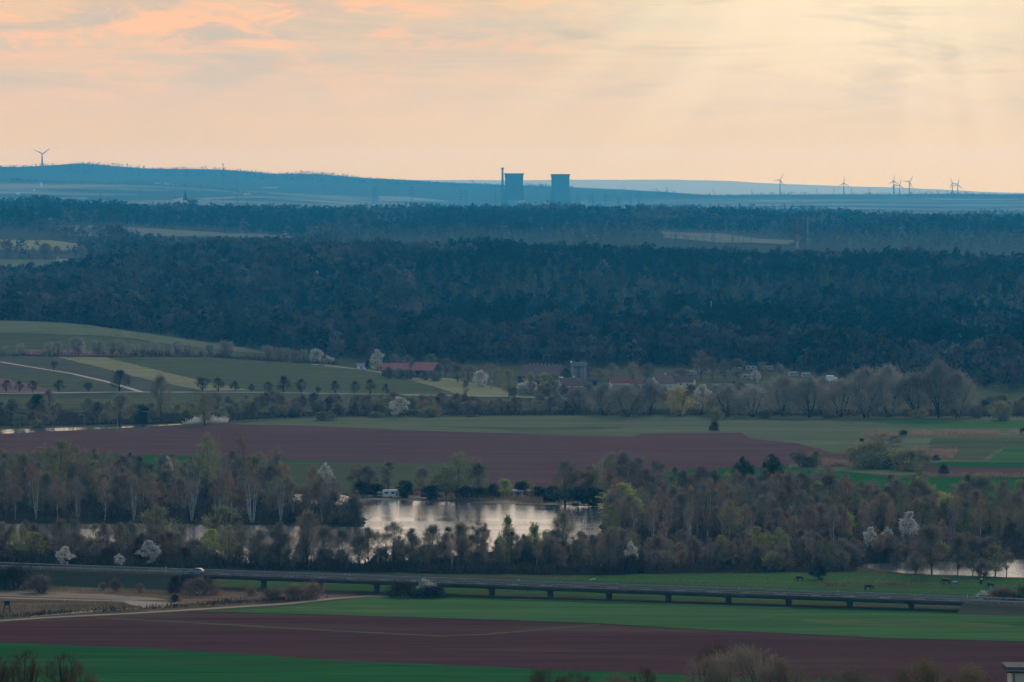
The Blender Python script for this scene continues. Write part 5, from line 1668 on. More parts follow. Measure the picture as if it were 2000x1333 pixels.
for px0, px1, y0, y1, Y, lab in ((338, 346, 386, 392, 9250, 'low white hall to the west of the church spire'), (346.5, 356, 384, 392, 9250, 'taller white hall next to the church spire'), (31.5, 38, 375, 380, 13500, 'small white block on the hazy plain at the far west'), (79, 82.5, 356, 367, 17300, 'pale tower block on the hazy slope'), (65, 68, 369, 373, 16000, 'tiny white house near the pale tower block'),
                               (476, 482, 378, 381, 14500, 'low white barn on the plain east of the radio mast'), (484, 488, 377, 380, 14500, 'tiny white barn beside the low one east of the radio mast'), (173, 183, 440.5, 443.5, 6250, 'long white barn at the edge of the far forest')):
    if Y > 12000:
        Y = gnd((px0 + px1) / 2, y1, 10900).y
    a, b = at(px0, y1, Y), at(px1, y0, Y)
    z0 = hz(a.x, Y)
    t = thing('white_building', ((a.x + b.x) / 2, Y, z0), lab, 'building')
    w, zt = (b.x - a.x) / 2, b.z - z0
    MB().box(-w, w, -w, w, -2, zt * .9).build('wall', WHITE, t)
    MB().box(-w - .4, w + .4, -w - .4, w + .4, zt * .9, zt).build('roof', GREYTIN, t)

# lattice telecom masts behind the near forest
def telecom(px, top, Y, w, mats, label, plats):
    g = at(px, top, Y)
    z0 = hz(g.x, Y)
    H = g.z - z0
    t = thing('telecom_mast', (g.x, Y, z0), label, 'mast')
    for i, mt in enumerate(mats):
        m = MB()
        a, b = H * i / len(mats), H * (i + 1) / len(mats)
        for k in range(3):
            c, s = math.cos(k * 2.094 + .5), math.sin(k * 2.094 + .5)
            wa, wb = w * (1 - .55 * i / len(mats)), w * (1 - .55 * (i + 1) / len(mats))
            m.tube([(wa * c, wa * s, a), (wb * c, wb * s, b)], [.15, .15], 5)
            c2, s2 = math.cos(k * 2.094 + 2.594), math.sin(k * 2.094 + 2.594)
            n = 5
            for q in range(n):
                za, zb2 = a + (b - a) * q / n, a + (b - a) * (q + 1) / n
                f1, f2 = wa + (wb - wa) * q / n, wa + (wb - wa) * (q + 1) / n
                m.tube([(f1 * c, f1 * s, za), (f2 * c2, f2 * s2, zb2)], [.1, .1], 3)
        m.build('mast_segment', mt, t)
    for z in plats:
        z = H - z
        MB().lathe([(w * .3, z - .2), (w * 1.25, z - .2), (w * 1.25, z + .2), (w * .3, z + .2)], 12).build('platform', DARKSTEEL, t)
        for k in range(6):
            c, s = math.cos(k * 1.047), math.sin(k * 1.047)
            MB().box(w * 1.3 * c - .25, w * 1.3 * c + .25, w * 1.3 * s - .25, w * 1.3 * s + .25, z - 1.2, z + 1.6).build('antenna', DARKSTEEL, t)
    MB().tube([(0, 0, H), (0, 0, H + 2.2)], [.12, .06], 5).build('tip', DARKSTEEL, t)


telecom(1557.5, 434, 4330, 2.0, [REDPAINT, GREYHALL, REDPAINT, GREYHALL, REDPAINT, DARKSTEEL, DARKSTEEL], 'red and white lattice mast with antenna platforms behind the near forest', (4.5, 8.5))
telecom(1577.5, 425, 5700, 1.5, [STEEL, STEEL, STEEL, STEEL], 'thin pale steel mast behind the red and white one', (2.5, 7))
g = gnd(1389, 640, 2700)
Y = 3350
g = at(1389, 588, Y)
z0 = hz(g.x, Y)
MBp = MB().tube([(0, 0, 0), (0, 0, g.z - z0)], [0.32, 0.2], 6)
o = MBp.build('white_pole', WHITE, None, loc=(g.x, Y, z0))
tag(o, 'single white pole rising out of the near forest', 'pole')

# houses and barns
def gable_house(name, label, cat, base, w, d, hw, hr, rz, wall, roof, over=0.5, windows=(), door=None, chimney=False):
    """ridge along x; windows: (side, position along it, sill height, width, height); side f faces -y, e faces -x, g faces +x"""
    t = thing(name, base, label, cat, rz)
    m = MB()
    m.prism([(-d / 2, -1.5), (d / 2, -1.5), (d / 2, hw), (0, hr - 0.12), (-d / 2, hw)], -w / 2, w / 2)
    m.build('wall', wall, t)
    s = (hr - hw) / (d / 2)
    r = MB()
    e = d / 2 + over
    th = 0.22
    r.prism([(-e, hw - s * over + .02), (0, hr + .02), (e, hw - s * over + .02), (e, hw - s * over + th), (0, hr + th + .1), (-e, hw - s * over + th)], -w / 2 - over, w / 2 + over)
    ro = r.build('roof', roof, t)
    if chimney:
        MB().box(w * .2 - .4, w * .2 + .4, -.4, .4, hr - .5, hr + 1.1).build('chimney', PLASTER, ro)
    for sd, p, z, ww, hh in windows:
        fr, pn = MB(), MB()
        if sd == 'f':
            fr.box(p - ww / 2, p + ww / 2, -d / 2 - .06, -d / 2 + .02, z, z + hh)
            pn.box(p - ww / 2 + .1, p + ww / 2 - .1, -d / 2 - .08, -d / 2 - .03, z + .1, z + hh - .1)
        else:
            x = -w / 2 if sd == 'e' else w / 2
            q = -1 if sd == 'e' else 1
            fr.box(min(x - .02 * q, x + .06 * q), max(x - .02 * q, x + .06 * q), p - ww / 2, p + ww / 2, z, z + hh)
            pn.box(min(x + .03 * q, x + .08 * q), max(x + .03 * q, x + .08 * q), p - ww / 2 + .1, p + ww / 2 - .1, z + .1, z + hh - .1)
        f = fr.build('window', WHITE, t)
        pn.build('pane', GLASS, f)
    if door:
        p, ww, hh, mt = door
        MB().box(p - ww / 2, p + ww / 2, -d / 2 - .07, -d / 2 + .02, 0, hh).build('door', mt, t)
    return t


def base(px, py, ymin=600):
    return gnd(px, py, ymin)


gable_house('barn', 'long barn with a pale red sheet roof, the west one of two', 'barn', base(771, 736), 14, 9, 4.2, 7.2, 0.12, TIMBER, REDSHEET, 0.8, door=(2, 3.5, 3.4, GREYTIN))
gable_house('barn', 'open fronted barn with a red sheet roof and dark gable, the east one of two', 'barn', base(833, 738), 12.5, 11, 4.6, 8.2, -0.42, TIMBER, REDSHEET, 0.8, door=(-2, 5, 3.6, RUBBER))  # black door panel stands in for the shaded depth of the open front
b = gable_house('barn', 'largest barn with a dark red roof and ridge vents behind the pale trees', 'barn', base(1064, 748), 24, 17, 4.0, 9.2, -0.5, TIMBER, OLDTILE, 0.8)
for i in range(9):
    MB().box(-9.6 + i * 2.4, -8.9 + i * 2.4, -.5, .5, 9.1, 10.2).build('ridge_vent', GREYTIN, b)
b = gable_house('house', 'cream house with a brown hipped gable roof below the silo', 'house', base(1113, 766), 11.5, 9, 3.6, 7.2, 0.35, PLASTER, OLDTILE, 0.4,
                windows=(('f', 1.5, 1.2, 1.1, 1.3), ('f', -2.5, 1.2, 1.1, 1.3), ('e', 0, 4.2, 1.0, 1.2), ('e', -1.6, 1.2, 1.0, 1.3), ('e', 1.8, 1.2, 1.0, 1.3)), chimney=True)
gable_house('house', 'small white house with a red tiled roof in the village middle', 'house', base(1210, 760), 10, 8, 3.4, 6.2, 0.1, WHITE, TILE, 0.5,
            windows=(('f', -3.2, 1.0, 1.1, 1.6), ('f', 0.6, 1.0, 1.1, 1.4)), door=(2.6, 1.2, 2.1, TIMBER))
gable_house('shed', 'low red roofed shed beside the white village house', 'shed', base(1240, 758), 6, 5, 2.4, 4.2, 0.1, PLASTER, TILE, 0.3, door=(0, 1.6, 2.0, TIMBER))
gable_house('house', 'yellow gabled house at the east end of the village', 'house', base(1293, 762), 12, 8.5, 3.6, 7.6, 0.75, PLASTER, OLDTILE, 0.4,
            windows=(('e', 0, 4.6, .9, 1.1), ('e', -1.7, 1.2, 1.0, 1.3), ('e', 1.7, 1.2, 1.0, 1.3), ('f', -2, 1.2, 1.0, 1.3), ('f', 2, 1.2, 1.0, 1.3)), chimney=True)
gable_house('shed', 'small dark red roofed annex west of the yellow gabled house', 'shed', base(1270, 758), 6, 5, 2.6, 4.6, 0.5, TIMBER, TILE, 0.3)
for px, py, w, d, hw, hr, lab in ((128, 512, 16, 10, 4, 8, 'far farmhouse with a brown roof before the hazy field'), (198, 511, 13, 10, 6, 9, 'far cream house with several windows beside the hazy field'), (235, 517, 13, 10, 5, 9.5, 'far steep roofed house at the forest edge'), (117, 512, 7, 7, 3, 7, 'tiny far gabled house west of the farmhouse')):
    g = gnd(px, py, 4700)
    gable_house('house', lab, 'house', g, w, d, hw, hr, 0.3, PLASTER, OLDTILE, 0.5, windows=(('f', -3, 1.2, 1.2, 1.4), ('f', 0, 1.2, 1.2, 1.4), ('f', 3, 1.2, 1.2, 1.4)))
gable_house('shed', 'tiny white shed beside the dark evergreen near the barns', 'shed', base(706, 722), 5, 4, 2.2, 3.2, 0, WHITE, GREYTIN, 0.2, door=(0, 1.2, 1.9, GREYTIN))

for px, py, L, hgt, rz, lab in ((1165, 763, 13, 1.5, 0.05, 'low pale yard wall between the cream house and the red roofed house'), (1430, 754, 22, 1.2, 0.0, 'long low pale fence below the camp site'), (1640, 756, 8, 1.0, 0.0, 'short pale fence below the white camper')):
    t = thing('yard_wall', base(px, py), lab, 'wall', rz)
    MB().box(-L / 2, L / 2, -.12, .12, -.5, hgt - .12).build('wall', GREYHALL, t)
    MB().box(-L / 2 - .05, L / 2 + .05, -.17, .17, hgt - .118, hgt).build('coping', CONCRETE, t)
gable_house('shed', 'small white gabled shed behind the cream house', 'shed', base(1095, 754), 5.5, 4.5, 2.6, 4.4, 1.2, WHITE, GREYTIN, 0.3, windows=(('e', 0, 1.0, .9, 1.0),))
gable_house('shed', 'grey shed with a flat looking roof east of the silo', 'shed', base(1162, 752), 7, 5, 2.4, 3.4, 0.0, GREYTIN, SLATE, 0.4, door=(0, 2.2, 2.0, TIMBER))
gable_house('house', 'pale house half hidden behind trees east of the yellow gabled one', 'house', base(1340, 757), 9, 7, 3.0, 5.6, -0.3, PLASTER, OLDTILE, 0.4, windows=(('f', -2, 1.1, 1.0, 1.2), ('f', 1.5, 1.1, 1.0, 1.2)))

# grain silo with a lamp pole
g = base(1130, 752)
t = thing('grain_silo', g, 'grey grain silo with a flat overhanging head house', 'silo', 0, None, (0.72, 0.72, 0.92))
for x in (-2.6, 2.6):
    m = MB()
    m.lathe([(2.5, -1), (2.5, 10.2), (2.1, 10.6)], 20)
    m.v = [(a + x, b_, c) for a, b_, c in m.v]
    m.build('silo_bin', GREYTIN, t, True)
MB().box(-6.2, 6.2, -3.6, 3.6, 10.9, 12.8).build('head_house', STEEL, t)
MB().box(-6.6, 6.6, -4, 4, 12.82, 13.1).build('roof', SLATE, t)
for x in (-5.5, 5.5):
    MB().tube([(x, -3, 0), (x, -3, 10.9)], [.14, .14], 5).build('support', STEEL, t)
g = base(1115.5, 762)
t = thing('light_pole', g, 'tall pole with a white ball on top before the silo', 'pole')
hp = (762 - 708) / F * g.y
MB().tube([(0, 0, 0), (0, 0, hp)], [.14, .1], 6).build('pole', STEEL, t)
sph = MB()
sph.lathe([(0.01, hp - .5), (.5, hp - .25), (.62, hp + .15), (.5, hp + .55), (.01, hp + .8)], 12)
sph.build('ball', WHITE, t, True)

# caravans, truck, huts
def caravan_mesh(t, L, W, H, body, stripe=True):
    prof = [(-L / 2, .5), (L / 2 - .3, .5), (L / 2, .9), (L / 2 - .05, H * .6), (L / 2 - .5, H * .97), (L / 2 - .9, H), (-L / 2 + .35, H), (-L / 2 + .06, H * .9)]
    m = MB()
    m.prism(prof, -W / 2, W / 2)
    m.v = [(y, x, z) for x, y, z in m.v]
    m.f = [f[::-1] for f in m.f]
    m.build('body', body, t)
    for x in (-L * .28, L * .12):
        f = MB().box(x - .6, x + .6, -W / 2 - .04, -W / 2 + .02, H * .5, H * .78).build('window', STEEL, t)
        MB().box(x - .54, x + .54, -W / 2 - .06, -W / 2 - .03, H * .52, H * .76).build('pane', GLASS, f)
    MB().box(L * .3, L * .42, -W / 2 - .04, -W / 2 + .02, .6, H * .85).build('door', STEEL, t)
    for s in (-1, 1):
        w = MB()
        w.lathe([(.1, -.1), (.34, -.1), (.34, .1), (.1, .1)], 14)
        w.v = [(a, c + s * (W / 2 - .12), b_ + .34) for a, b_, c in w.v]
        w.build('wheel', RUBBER, t)


CREAM = surf('dull_cream_panels', (0.42, 0.41, 0.38), (0.33, 0.32, 0.30), (0.8, 0.8, 0.8), rough=0.6)


def caravan(px, py, L, rz, label, body=None, H=2.6):
    t = thing('caravan', gnd(px, py), label, 'caravan', rz)
    caravan_mesh(t, L, 2.2, H, body or CREAM)


caravan(763, 972, 5.6, 0.1, 'white caravan with round front on the far shore of the lake', WHITE)
caravan(742, 972, 1.9, 0.0, 'small white trailer beside the caravan on the lake shore', None, 1.9)
for px, py, L, rz, lab in ((1462, 741, 7, .1, 'long white caravan in front of the blossoming tree'), (1350, 734, 6, .2, 'pale caravan at the west end of the camp site'), (1376, 730, 7, 0, 'long pale caravan behind the pointed tree'), (1415, 734, 6.5, -.1, 'pale caravan under the round bare tree'),
                         (1440, 727, 6, .1, 'pale caravan with pinkish roof at the back of the camp site'), (1468, 724, 6.5, 0, 'white caravan at the back of the camp site'), (1549, 736, 6, .6, 'white caravan turned sideways east of the camp site'), (1575, 738, 5.5, .1, 'small white caravan between camp site and truck'), (1640, 752, 8, .0, 'white camper in front of the truck'), (1500, 724, 7, 0, 'caravan with a light blue roof by the forest edge')):
    caravan(px, py, L, rz, lab)
g = gnd(1623, 747)
t = thing('truck', g, 'white box truck standing on the rise beyond the willows', 'truck', 0.05)
MB().box(-2.6, 1.6, -1.2, 1.2, .9, 3.6).build('cargo_box', WHITE, t)
MB().prism([(1.75, .7), (3.6, .7), (3.6, 1.6), (3.1, 2.6), (1.75, 2.6)], -1.1, 1.1).build('cab', WHITE, t).rotation_euler = (0, 0, -math.pi / 2)
for x in (-1.8, 2.6):
    for s in (-1, 1):
        w = MB().lathe([(.12, -.14), (.48, -.14), (.48, .14), (.12, .14)], 14)
        w.v = [(a + x, c + s * 1.02, b_ + .48) for a, b_, c in w.v]
        w.build('wheel', RUBBER, t)
g = gnd(1607, 750)
t = thing('tarpaulin_shelter', g, 'low shelter with a light blue tarpaulin beside the truck', 'shelter')
MB().prism([(-1.8, 1.6), (0, 2.3), (1.8, 1.6), (1.8, 1.7), (0, 2.42), (-1.8, 1.7)], -4, 4).build('tarpaulin', BLUETARP, t)
for x in (-3.7, 3.7):
    for y in (-1.6, 1.6):
        MB().tube([(x, y, 0), (x, y, 1.65)], [.07, .07], 5).build('post', STEEL, t)
g = gnd(1012, 972)
t = thing('hut', g, 'small white hut with a red door on the lake shore', 'hut')
MB().box(-1.7, 1.7, -1.3, 1.3, 0, 2.3).build('wall', WHITE, t)
MB().box(-1.9, 1.9, -1.5, 1.5, 2.3, 2.5).build('roof', WHITE, t)
MB().box(-.7, .3, -1.36, -1.28, .1, 2.0).build('door', REDPAINT, t)
g = gnd(1021, 972)
t = thing('hut', g, 'grey green hut attached on the east side of the white one', 'hut')
MB().box(-.1, 2.4, -1.2, 1.2, 0, 2.2).build('wall', GREYTIN, t)
MB().box(-.2, 2.5, -1.4, 1.4, 2.2, 2.35).build('roof', STEEL, t)
MB().box(.4, 1.2, -1.26, -1.18, .9, 1.7).build('window', GLASS, t)
gable_house('shed', 'dark little shed with a white gable roof at the lake shore', 'shed', gnd(1076, 978), 4.6, 3.4, 1.9, 3.1, 0.4, TIMBER, WHITE, 0.3, door=(.6, .9, 1.7, WHITE))
for px, py, h in ((986, 971, 1.8), (1031, 972, 3.2), (928, 971, 3.0)):
    o = MB().tube([(0, 0, 0), (0, 0, h)], [.12, .1], 6).build('post', WHITE, None, loc=gnd(px, py))
    tag(o, {986: 'short white post west of the hut with the red door', 1031: 'tall white post east of the hut with the red door', 928: 'tall white post below the broad shore tree'}[px], 'post')

# canal lamp posts
for i, (px, top, bot) in enumerate(((39, 817, 848), (103, 813, 845), (166, 811, 842), (229, 808, 839), (291, 805, 836))):
    g = gnd(px, bot)
    t = thing('street_lamp', g, 'slim grey lamp post in the row along the canal', 'street lamp', 0, 'lamp posts along the canal')
    h = (bot - top) / F * g.y
    MB().tube([(0, 0, 0), (0, 0, h)], [.16, .11], 6).build('pole', STEEL, t)
    MB().tube([(0, 0, h - .05), (-1.2, 0, h + .15), (-2.0, 0, h + .15)], [.09, .08, .08], 5).build('arm', STEEL, t)
    MB().box(-2.9, -1.7, -.2, .2, h + .02, h + .2).build('lamp_head', STEEL, t)

# hunting stands
def stand(px, bot, top, label, w):
    g = gnd(px, bot)
    h = (bot - top) / F * g.y
    t = thing('hunting_stand', g, label, 'hunting stand', .2)
    for sx in (-1, 1):
        for sy in (-1, 1):
            MB().tube([(sx * w * .75, sy * w * .75, 0), (sx * w * .5, sy * w * .5, h * .62)], [.09, .08], 5).build('leg', TIMBER, t)
    MB().box(-w * .6, w * .6, -w * .6, w * .6, h * .6, h * .64).build('floor', TIMBER, t)
    m = MB()
    m.box(-w * .58, w * .58, -w * .58, -w * .52, h * .642, h * .8)
    m.box(-w * .58, w * .58, w * .52, w * .58, h * .642, h * .95)
    m.box(-w * .58, -w * .52, -w * .518, w * .518, h * .642, h * .9)
    m.box(w * .52, w * .58, -w * .518, w * .518, h * .642, h * .9)
    m.build('cabin_wall', TIMBER, t)
    MB().box(-w * .75, w * .75, -w * .75, w * .75, h * .95, h).build('roof', TIMBER, t)
    for s in (-1, 1):
        MB().tube([(-w * .7 * s, -w * .7, h * .1), (w * .55 * s, -w * .52, h * .55)], [.05, .05], 4).build('brace', TIMBER, t)


stand(13.5, 1197, 1173, 'wooden hunting stand on four legs in the dry scrub', 1.15)
stand(1683, 872, 856, 'small wooden hunting stand beside the far tan reeds', 1.3)

# ------------------------------------------------------------------ the road bridge
PA, PB = gnd(515, 1150), gnd(1780, 1189.5)
dirv = (PB - PA)
dirv.z = 0
n_span = 11
SP = dirv.length / n_span
dirv.normalize()
ang = math.atan2(dirv.y, dirv.x)
W2 = 4.6
ZD = 3.4
TILT = 0.9 / (SP * n_span)
t = thing('road_bridge', (PA.x, PA.y, 0), 'long low concrete road bridge on short piers across the meadow', 'bridge', ang)
t.rotation_euler = (0, TILT, ang)
x0, x1 = -SP * 1.35, SP * 11 + SP * 0.9
deck = MB()
deck.prism([(-W2 + .9, ZD - .95), (W2 - .9, ZD - .95), (W2 - .6, ZD - .45), (W2, ZD - .36), (W2, ZD), (-W2, ZD), (-W2, ZD - .36), (-W2 + .6, ZD - .45)], x0, x1)
deck.build('deck', DARKCON, t)
MB().box(x0, x1, -W2 + .7, W2 - .7, ZD + .004, ZD + .06).build('carriageway', ASPHALT, t)
for s in (-1, 1):
    MB().box(x0, x1, s * (W2 - .34) - .34, s * (W2 - .34) + .34, ZD + .005, ZD + .22).build('kerb', DARKCON, t)
    gr = MB()
    y = s * (W2 - .75)
    gr.prism([(y - .05, ZD + .52), (y + .05, ZD + .52), (y + .09, ZD + .68), (y + .05, ZD + .84), (y - .05, ZD + .84), (y - .09, ZD + .68)], x0, x1)
    k = x0 + .6
    while k < x1:
        gr.box(k - .06, k + .06, y + .02, y + .12, ZD + .22, ZD + .6)
        k += 4.0
    gr.build('guard_rail', STEEL, t)
    hr = MB()
    y2 = s * (W2 - .12)
    hr.tube([(x0, y2, ZD + 1.12), (x1, y2, ZD + 1.12)], [.05, .05], 5)
    hr.tube([(x0, y2, ZD + .7), (x1, y2, ZD + .7)], [.03, .03], 4)
    k = x0 + .5
    while k < x1:
        hr.box(k - .04, k + .04, y2 - .04, y2 + .04, ZD + .22, ZD + 1.12)
        k += 2.0
    hr.build('railing', DARKSTEEL, t)
ml = MB()
k = x0
while k < x1 - 3:
    ml.box(k, k + 3, -.07, .07, ZD + .064, ZD + .07)
    k += 9
ml.build('lane_marking', WHITE, t)
for i in range(-1, 13):
    x = i * SP
    if x > x1 - 1:
        continue
    m = MB()
    m.tube([(x, 0, -2), (x, 0, ZD - 1.2)], [.78, .78], 16)
    m.box(x - .5, x + .5, -W2 + 2.0, W2 - 2.0, ZD - 1.2, ZD - .952)
    m.build('pier', DARKCON, t)

# embankments that carry the road on to both sides
def road_pt(s, off=0.0, z=0.0):
    n = Vector((-dirv.y, dirv.x, 0))
    p = PA + dirv * s + n * off
    return Vector((p.x, p.y, z - s * TILT if z > 1 else z))


EMB = surf('dark_embankment_grass', (0.055, 0.06, 0.03), (0.04, 0.042, 0.022), (0.1, 0.3, 0.3), coord='pos', patch=((0.09, 0.06, 0.035), (0.05, 0.1, 0.1), .5, .7))
for a, b, nm in ((-260.0, x0, 'west'), (x1, 330.0, 'east')):
    m = MB()
    vs = []
    n = 24
    for i in range(n + 1):
        s = a + (b - a) * i / n
        for off, z in ((-W2 - 7.0, -.2), (-W2 - .2, ZD - .1), (W2 + .2, ZD - .1), (W2 + 7.0, -.2)):
            vs.append(road_pt(s, off, z))
    m.add(vs, [(4 * i + k, 4 * i + 4 + k, 4 * i + 5 + k, 4 * i + 1 + k) for i in range(n) for k in range(3)])
    m.add([vs[0], vs[1], vs[2], vs[3]], [(0, 1, 2, 3)])
    m.add(vs[-4:], [(3, 2, 1, 0)])
    tag(m.build('embankment', EMB), None, None, None, 'structure')
    r = MB()
    vs = []
    for i in range(n + 1):
        s = a + (b - a) * i / n
        vs += [road_pt(s, -W2 + .7, ZD + .04), road_pt(s, W2 - .7, ZD + .04)]
    r.add(vs, [(2 * i, 2 * i + 2, 2 * i + 3, 2 * i + 1) for i in range(n)])
    tag(r.build('road', ASPHALT), None, None, None, 'structure')
    for s_ in (-1, 1):
        gr = MB()
        y = s_ * (W2 - .5)
        L = b - a
        gr.prism([(y - .05, .45), (y + .05, .45), (y + .09, .6), (y + .05, .76), (y - .05, .76), (y - .09, .6)], 0, L)
        k = 1.0
        while k < L:
            gr.box(k - .06, k + .06, y + .1, y + .2, -.2, .6)
            k += 4
        q = road_pt(a, 0, ZD)
        o = gr.build('guard_rail', STEEL, None, loc=q)
        o.rotation_euler = (0, TILT, ang)
        tag(o, f'steel guard rail along the {"far" if s_ > 0 else "near"} verge of the road {"west" if nm == "west" else "east"} of the bridge', 'guard rail')
for px, py in ((322, 1112), (676, 1122), (684, 1121), (1208, 1134), (1445, 1148), (1638, 1158), (1890, 1166)):
    p = at(px, py, PA.y + (px - 515) / 1265 * (PB.y - PA.y) + 5)
    d = (p - PA)
    s = d.x * dirv.x + d.y * dirv.y
    q = road_pt(s, W2 + .3 if s < x0 or s > x1 else W2 - .3, ZD - .05)
    o = MB().prism([(-.07, 0), (.07, 0), (.07, 1.0), (-.07, 1.1)], -.07, .07)
    o = o.build('delineator_post', WHITE, None, loc=q)
    tag(o, 'short white marker post on the verge of the bridge road', 'marker post', 'marker posts beside the bridge road')

# the car on the road
s_car = (at(396, 1124, 1212) - PA).dot(dirv)
q = road_pt(s_car, -1.7, ZD + .07)
CARPAINT = surf('silver_blue_paint', (0.27, 0.30, 0.33), (0.25, 0.28, 0.31), (1, 1, 1), rough=0.45, spec=0.4, metal=0.0)
t = thing('car', q, 'silver hatchback driving west on the road before the bridge', 'car', ang + math.pi)
L = 4.35
bm_prof = [(-2.12, .32), (2.1, .32), (2.18, .6), (2.1, .8), (1.5, .95), (.95, 1.0), (-1.75, .98), (-2.1, .9), (-2.18, .6)]
m = MB().prism([(x, z) for x, z in bm_prof], -.87, .87)
m.v = [(y, -x, z) for x, y, z in m.v]
bo = m.build('body', CARPAINT, t)
bv = bo.modifiers.new('soft_edges', 'BEVEL')
bv.width, bv.segments, bv.limit_method = .07, 3, 'ANGLE'
cab = [(-1.95, .985), (.98, .99), (.25, 1.38), (-.1, 1.46), (-1.1, 1.47), (-1.6, 1.36)]
m = MB().prism(cab, -.74, .74)
m.v = [(y, -x * (1 if z < 1.1 else .86), z) for x, y, z in m.v]
co = m.build('cabin', GLASS, t)
rf = MB()
rf.prism([(-1.58, 1.375), (.24, 1.39), (-.1, 1.485), (-1.1, 1.495)], -.66, .66)
rf.v = [(y, -x, z) for x, y, z in rf.v]
rf.build('roof', CARPAINT, t)
for s_ in (-1, 1):
    pl = MB()
    for a, b in (((.98, .99), (.25, 1.38)), ((-.45, .99), (-.42, 1.44)), ((-1.3, .99), (-1.28, 1.44)), ((-1.95, .985), (-1.6, 1.36))):
        pl.tube([(a[0], s_ * .755, a[1]), (b[0], s_ * .655, b[1])], [.045, .04], 5)
    pl.build('window_pillar', CARPAINT, t)
    for x in (-1.32, 1.36):
        w = MB().lathe([(.02, -.1), (.33, -.1), (.33, .1), (.02, .1)], 20)
        w.v = [(a + x, c + s_ * .8, b_ + .33) for a, b_, c in w.v]
        wo = w.build('wheel', RUBBER, t)
        rm = MB().lathe([(.01, -.02), (.2, -.02), (.2, .02), (.01, .02)], 14)
        rm.v = [(a + x, c + s_ * .91, b_ + .33) for a, b_, c in rm.v]
        rm.build('rim', STEEL, wo)
    MB().box(2.08, 2.18, s_ * .62 - .17, s_ * .62 + .17, .62, .76).build('headlight', WHITE, t)
    MB().box(-2.2, -2.1, s_ * .66 - .14, s_ * .66 + .14, .68, .88).build('tail_light', REDPAINT, t)
    MB().box(.62, .82, min(s_ * .88, s_ * 1.02), max(s_ * .88, s_ * 1.02), .98, 1.1).build('mirror', CARPAINT, t)

# sign post at the end of the bridge
q = road_pt(SP * 12.1, -W2 - .6, 0.4)
t = thing('sign_post', at(1940, 1185, 1140) * 0 + road_pt(SP * 12.35, -W2 - .4, ZD - .4), 'thin grey post with a small plate at the east end of the bridge', 'sign')
MB().tube([(0, 0, 0), (0, 0, 4.6)], [.08, .07], 6).build('post', STEEL, t)
MB().box(-.35, .35, -.12, -.085, 3.6, 4.5).build('plate', STEEL, t)

# ------------------------------------------------------------------ horses on the meadow
def horse_mesh(graze, name):
    J = {  # joint: position, radius; body along x, head towards +x
        'croup': ((-.62, 0, 1.2), .36), 'loin': ((-.25, 0, 1.16), .38), 'girth': ((.18, 0, 1.12), .41), 'wither': ((.5, 0, 1.2), .35),
        'neck': ((.85, 0, 1.25 if graze else 1.6), .22), 'poll': ((1.15, 0, .82 if graze else 1.92), .15), 'muzzle': ((1.3, 0, .22 if graze else 1.62), .075),
        'tail': ((-.92, 0, 1.2), .06), 'tailend': ((-1.0, 0, .62), .035)}
    E = [('croup', 'loin'), ('loin', 'girth'), ('girth', 'wither'), ('wither', 'neck'), ('neck', 'poll'), ('poll', 'muzzle'), ('croup', 'tail'), ('tail', 'tailend')]
    for s, k in ((-.17, 'l'), (.17, 'r')):
        ph = .1 if k == 'l' else -.08
        J['stifle' + k] = ((-.5, s, .9), .22)
        J['hock' + k] = ((-.78 + ph, s, .5), .1)
        J['hoofh' + k] = ((-.68 + ph, s, .06), .075)
        J['elbow' + k] = ((.5, s, .85), .17)
        J['knee' + k] = ((.52 + ph, s, .45), .09)
        J['hooff' + k] = ((.52 + ph * 1.4, s, .06), .075)
        E += [('croup', 'stifle' + k), ('stifle' + k, 'hock' + k), ('hock' + k, 'hoofh' + k), ('wither', 'elbow' + k), ('elbow' + k, 'knee' + k), ('knee' + k, 'hooff' + k)]
    for s in (-.06, .06):
        k = 'ear%d' % (s > 0)
        J[k] = ((1.1, s, (.98 if graze else 2.06)), .03)
        E.append(('poll', k))
    names = list(J)
    me = bpy.data.meshes.new(name)
    me.from_pydata([J[n][0] for n in names], [(names.index(a), names.index(b)) for a, b in E], [])
    return me, [J[n][1] for n in names]


HORSE_BLACK = surf('black_horse_coat', (0.025, 0.02, 0.018), (0.018, 0.015, 0.013), (2, 2, 2), rough=0.6)
HORSE_BROWN = surf('dark_brown_horse_coat', (0.075, 0.03, 0.022), (0.05, 0.022, 0.018), (2, 2, 2), rough=0.6)
HORSE_GREY = surf('grey_horse_coat', (0.26, 0.26, 0.26), (0.16, 0.16, 0.17), (3, 3, 3), rough=0.6)


def horse(px, py, rz, graze, mat, label, sc=1.0):
    me, rad = horse_mesh(graze, 'horse')
    me.materials.append(mat)
    o = link('horse', me, None, gnd(px, py))
    o.rotation_euler = (0, 0, rz)
    o.scale = (sc,) * 3
    sk = o.modifiers.new('body', 'SKIN')
    for v, r in zip(me.skin_vertices[0].data, rad):
        v.radius = (r, r)
    me.skin_vertices[0].data[0].use_root = True
    ss = o.modifiers.new('smooth', 'SUBSURF')
    ss.levels = ss.render_levels = 1
    tag(o, label, 'horse')


def add_skin(me):
    pass


_old = horse_mesh


def horse_mesh(graze, name):
    me, rad = _old(graze, name)
    bm = bmesh.new()
    bm.from_mesh(me)
    bm.verts.layers.skin.verify()
    bm.to_mesh(me)
    bm.free()
    return me, rad


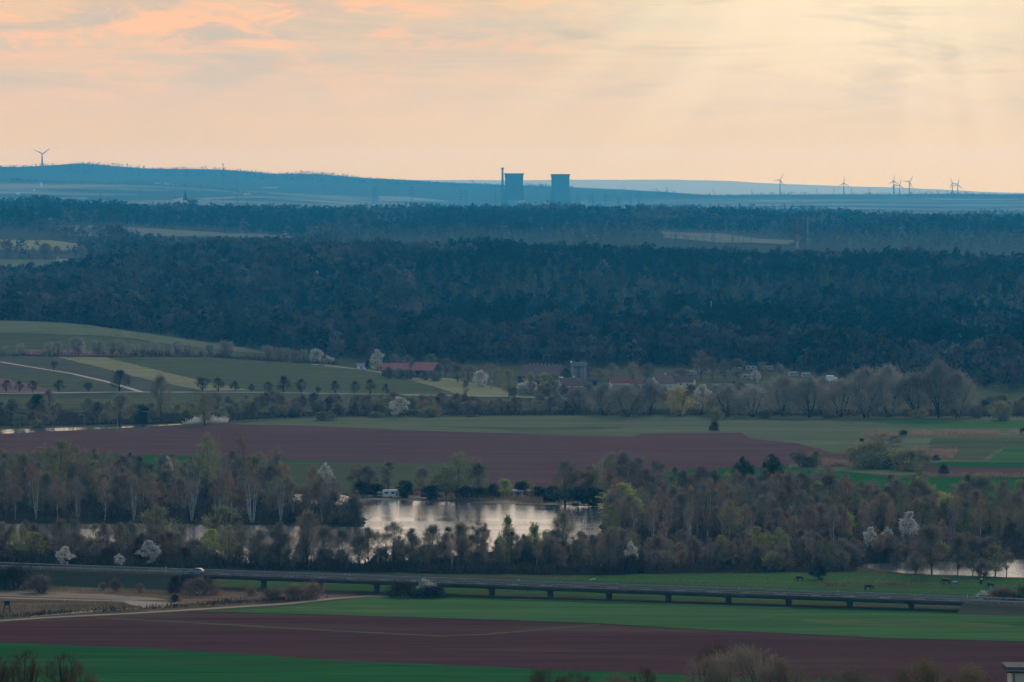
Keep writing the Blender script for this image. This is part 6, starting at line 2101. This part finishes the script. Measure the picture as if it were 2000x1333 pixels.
for px, py, rz, gz, mt, lab, sc in (
        (1562, 1136, math.pi, True, HORSE_BLACK, 'black horse grazing beside the round dark bush', 1.0),
        (1696, 1154, .1, True, HORSE_BLACK, 'black horse grazing nearest the bridge railing', 1.15),
        (1848, 1142.5, math.pi, True, HORSE_BROWN, 'dark brown horse grazing in front of the grey one', 1.15),
        (1863, 1147, .3, True, HORSE_GREY, 'grey horse grazing among the brown rushes', 1.05),
        (1916, 1142, 1.4, False, HORSE_BLACK, 'dark horse standing upright and facing away', 1.05),
        (1935, 1149, math.pi, True, HORSE_BLACK, 'black horse grazing behind the whitish bush', .95)):
    horse(px, py, rz, gz, mt, lab, sc)
# white geese on the grass
for px, py, lab in ((1154, 1135.5, 'white goose on the grass, the west of two'), (1160, 1134.5, 'white goose on the grass, the east of two'), (1011, 1137, 'white goose alone on the grass near the bridge')):
    g = gnd(px, py)
    m = MB()
    m.tube([(-.38, 0, .42), (-.2, 0, .36), (.1, 0, .36), (.28, 0, .45), (.36, 0, .7), (.42, 0, .82), (.6, 0, .78)], [.03, .16, .19, .1, .05, .065, .02], 8)
    for s in (-.08, .08):
        m.tube([(0, s, .25), (.02, s, 0)], [.025, .02], 4)
    o = m.build('goose', WHITE, None, True, g)
    tag(o, lab, 'goose')

# the flat roofed house just below the viewpoint
Y = 250
g = at(1976, 1296, Y)
z0 = hz(g.x + 2, Y + 1)
zt = zrow(1293.5, Y + 2.4)
t = thing('flat_roofed_house', (g.x, Y, z0), 'corner of a flat roofed cream house at the lower east border', 'house')
hh = zt - z0
ROOFFELT = surf('weathered_roof_felt', (0.16, 0.165, 0.165), (0.12, 0.125, 0.125), (1.5, 1.5, 1.5), spec=0.02, rough=1.0)
MB().box(0, 5, 0, 2.2, -2.5, hh - .34).build('wall', PLASTER, t)
MB().box(-.26, 5.3, -.2, 2.36, hh - .33, hh - .12).build('roof_edge', SLATE, t)
MB().box(-.3, 5.34, -.24, 2.4, hh - .118, hh).build('roof', ROOFFELT, t)
MB().tube([(-.3, -.27, hh - .2), (5.3, -.27, hh - .24)], [.06, .06], 8).build('gutter', GREYTIN, t)
MB().tube([(.12, -.08, -1), (.12, -.08, hh - .36)], [.05, .05], 8).build('downpipe', GREYTIN, t)
f = MB().box(2.0, 3.2, -.07, .02, .9, 2.3).build('window', WHITE, t)
MB().box(2.1, 3.1, -.09, -.04, 1.0, 2.2).build('pane', GLASS, f)
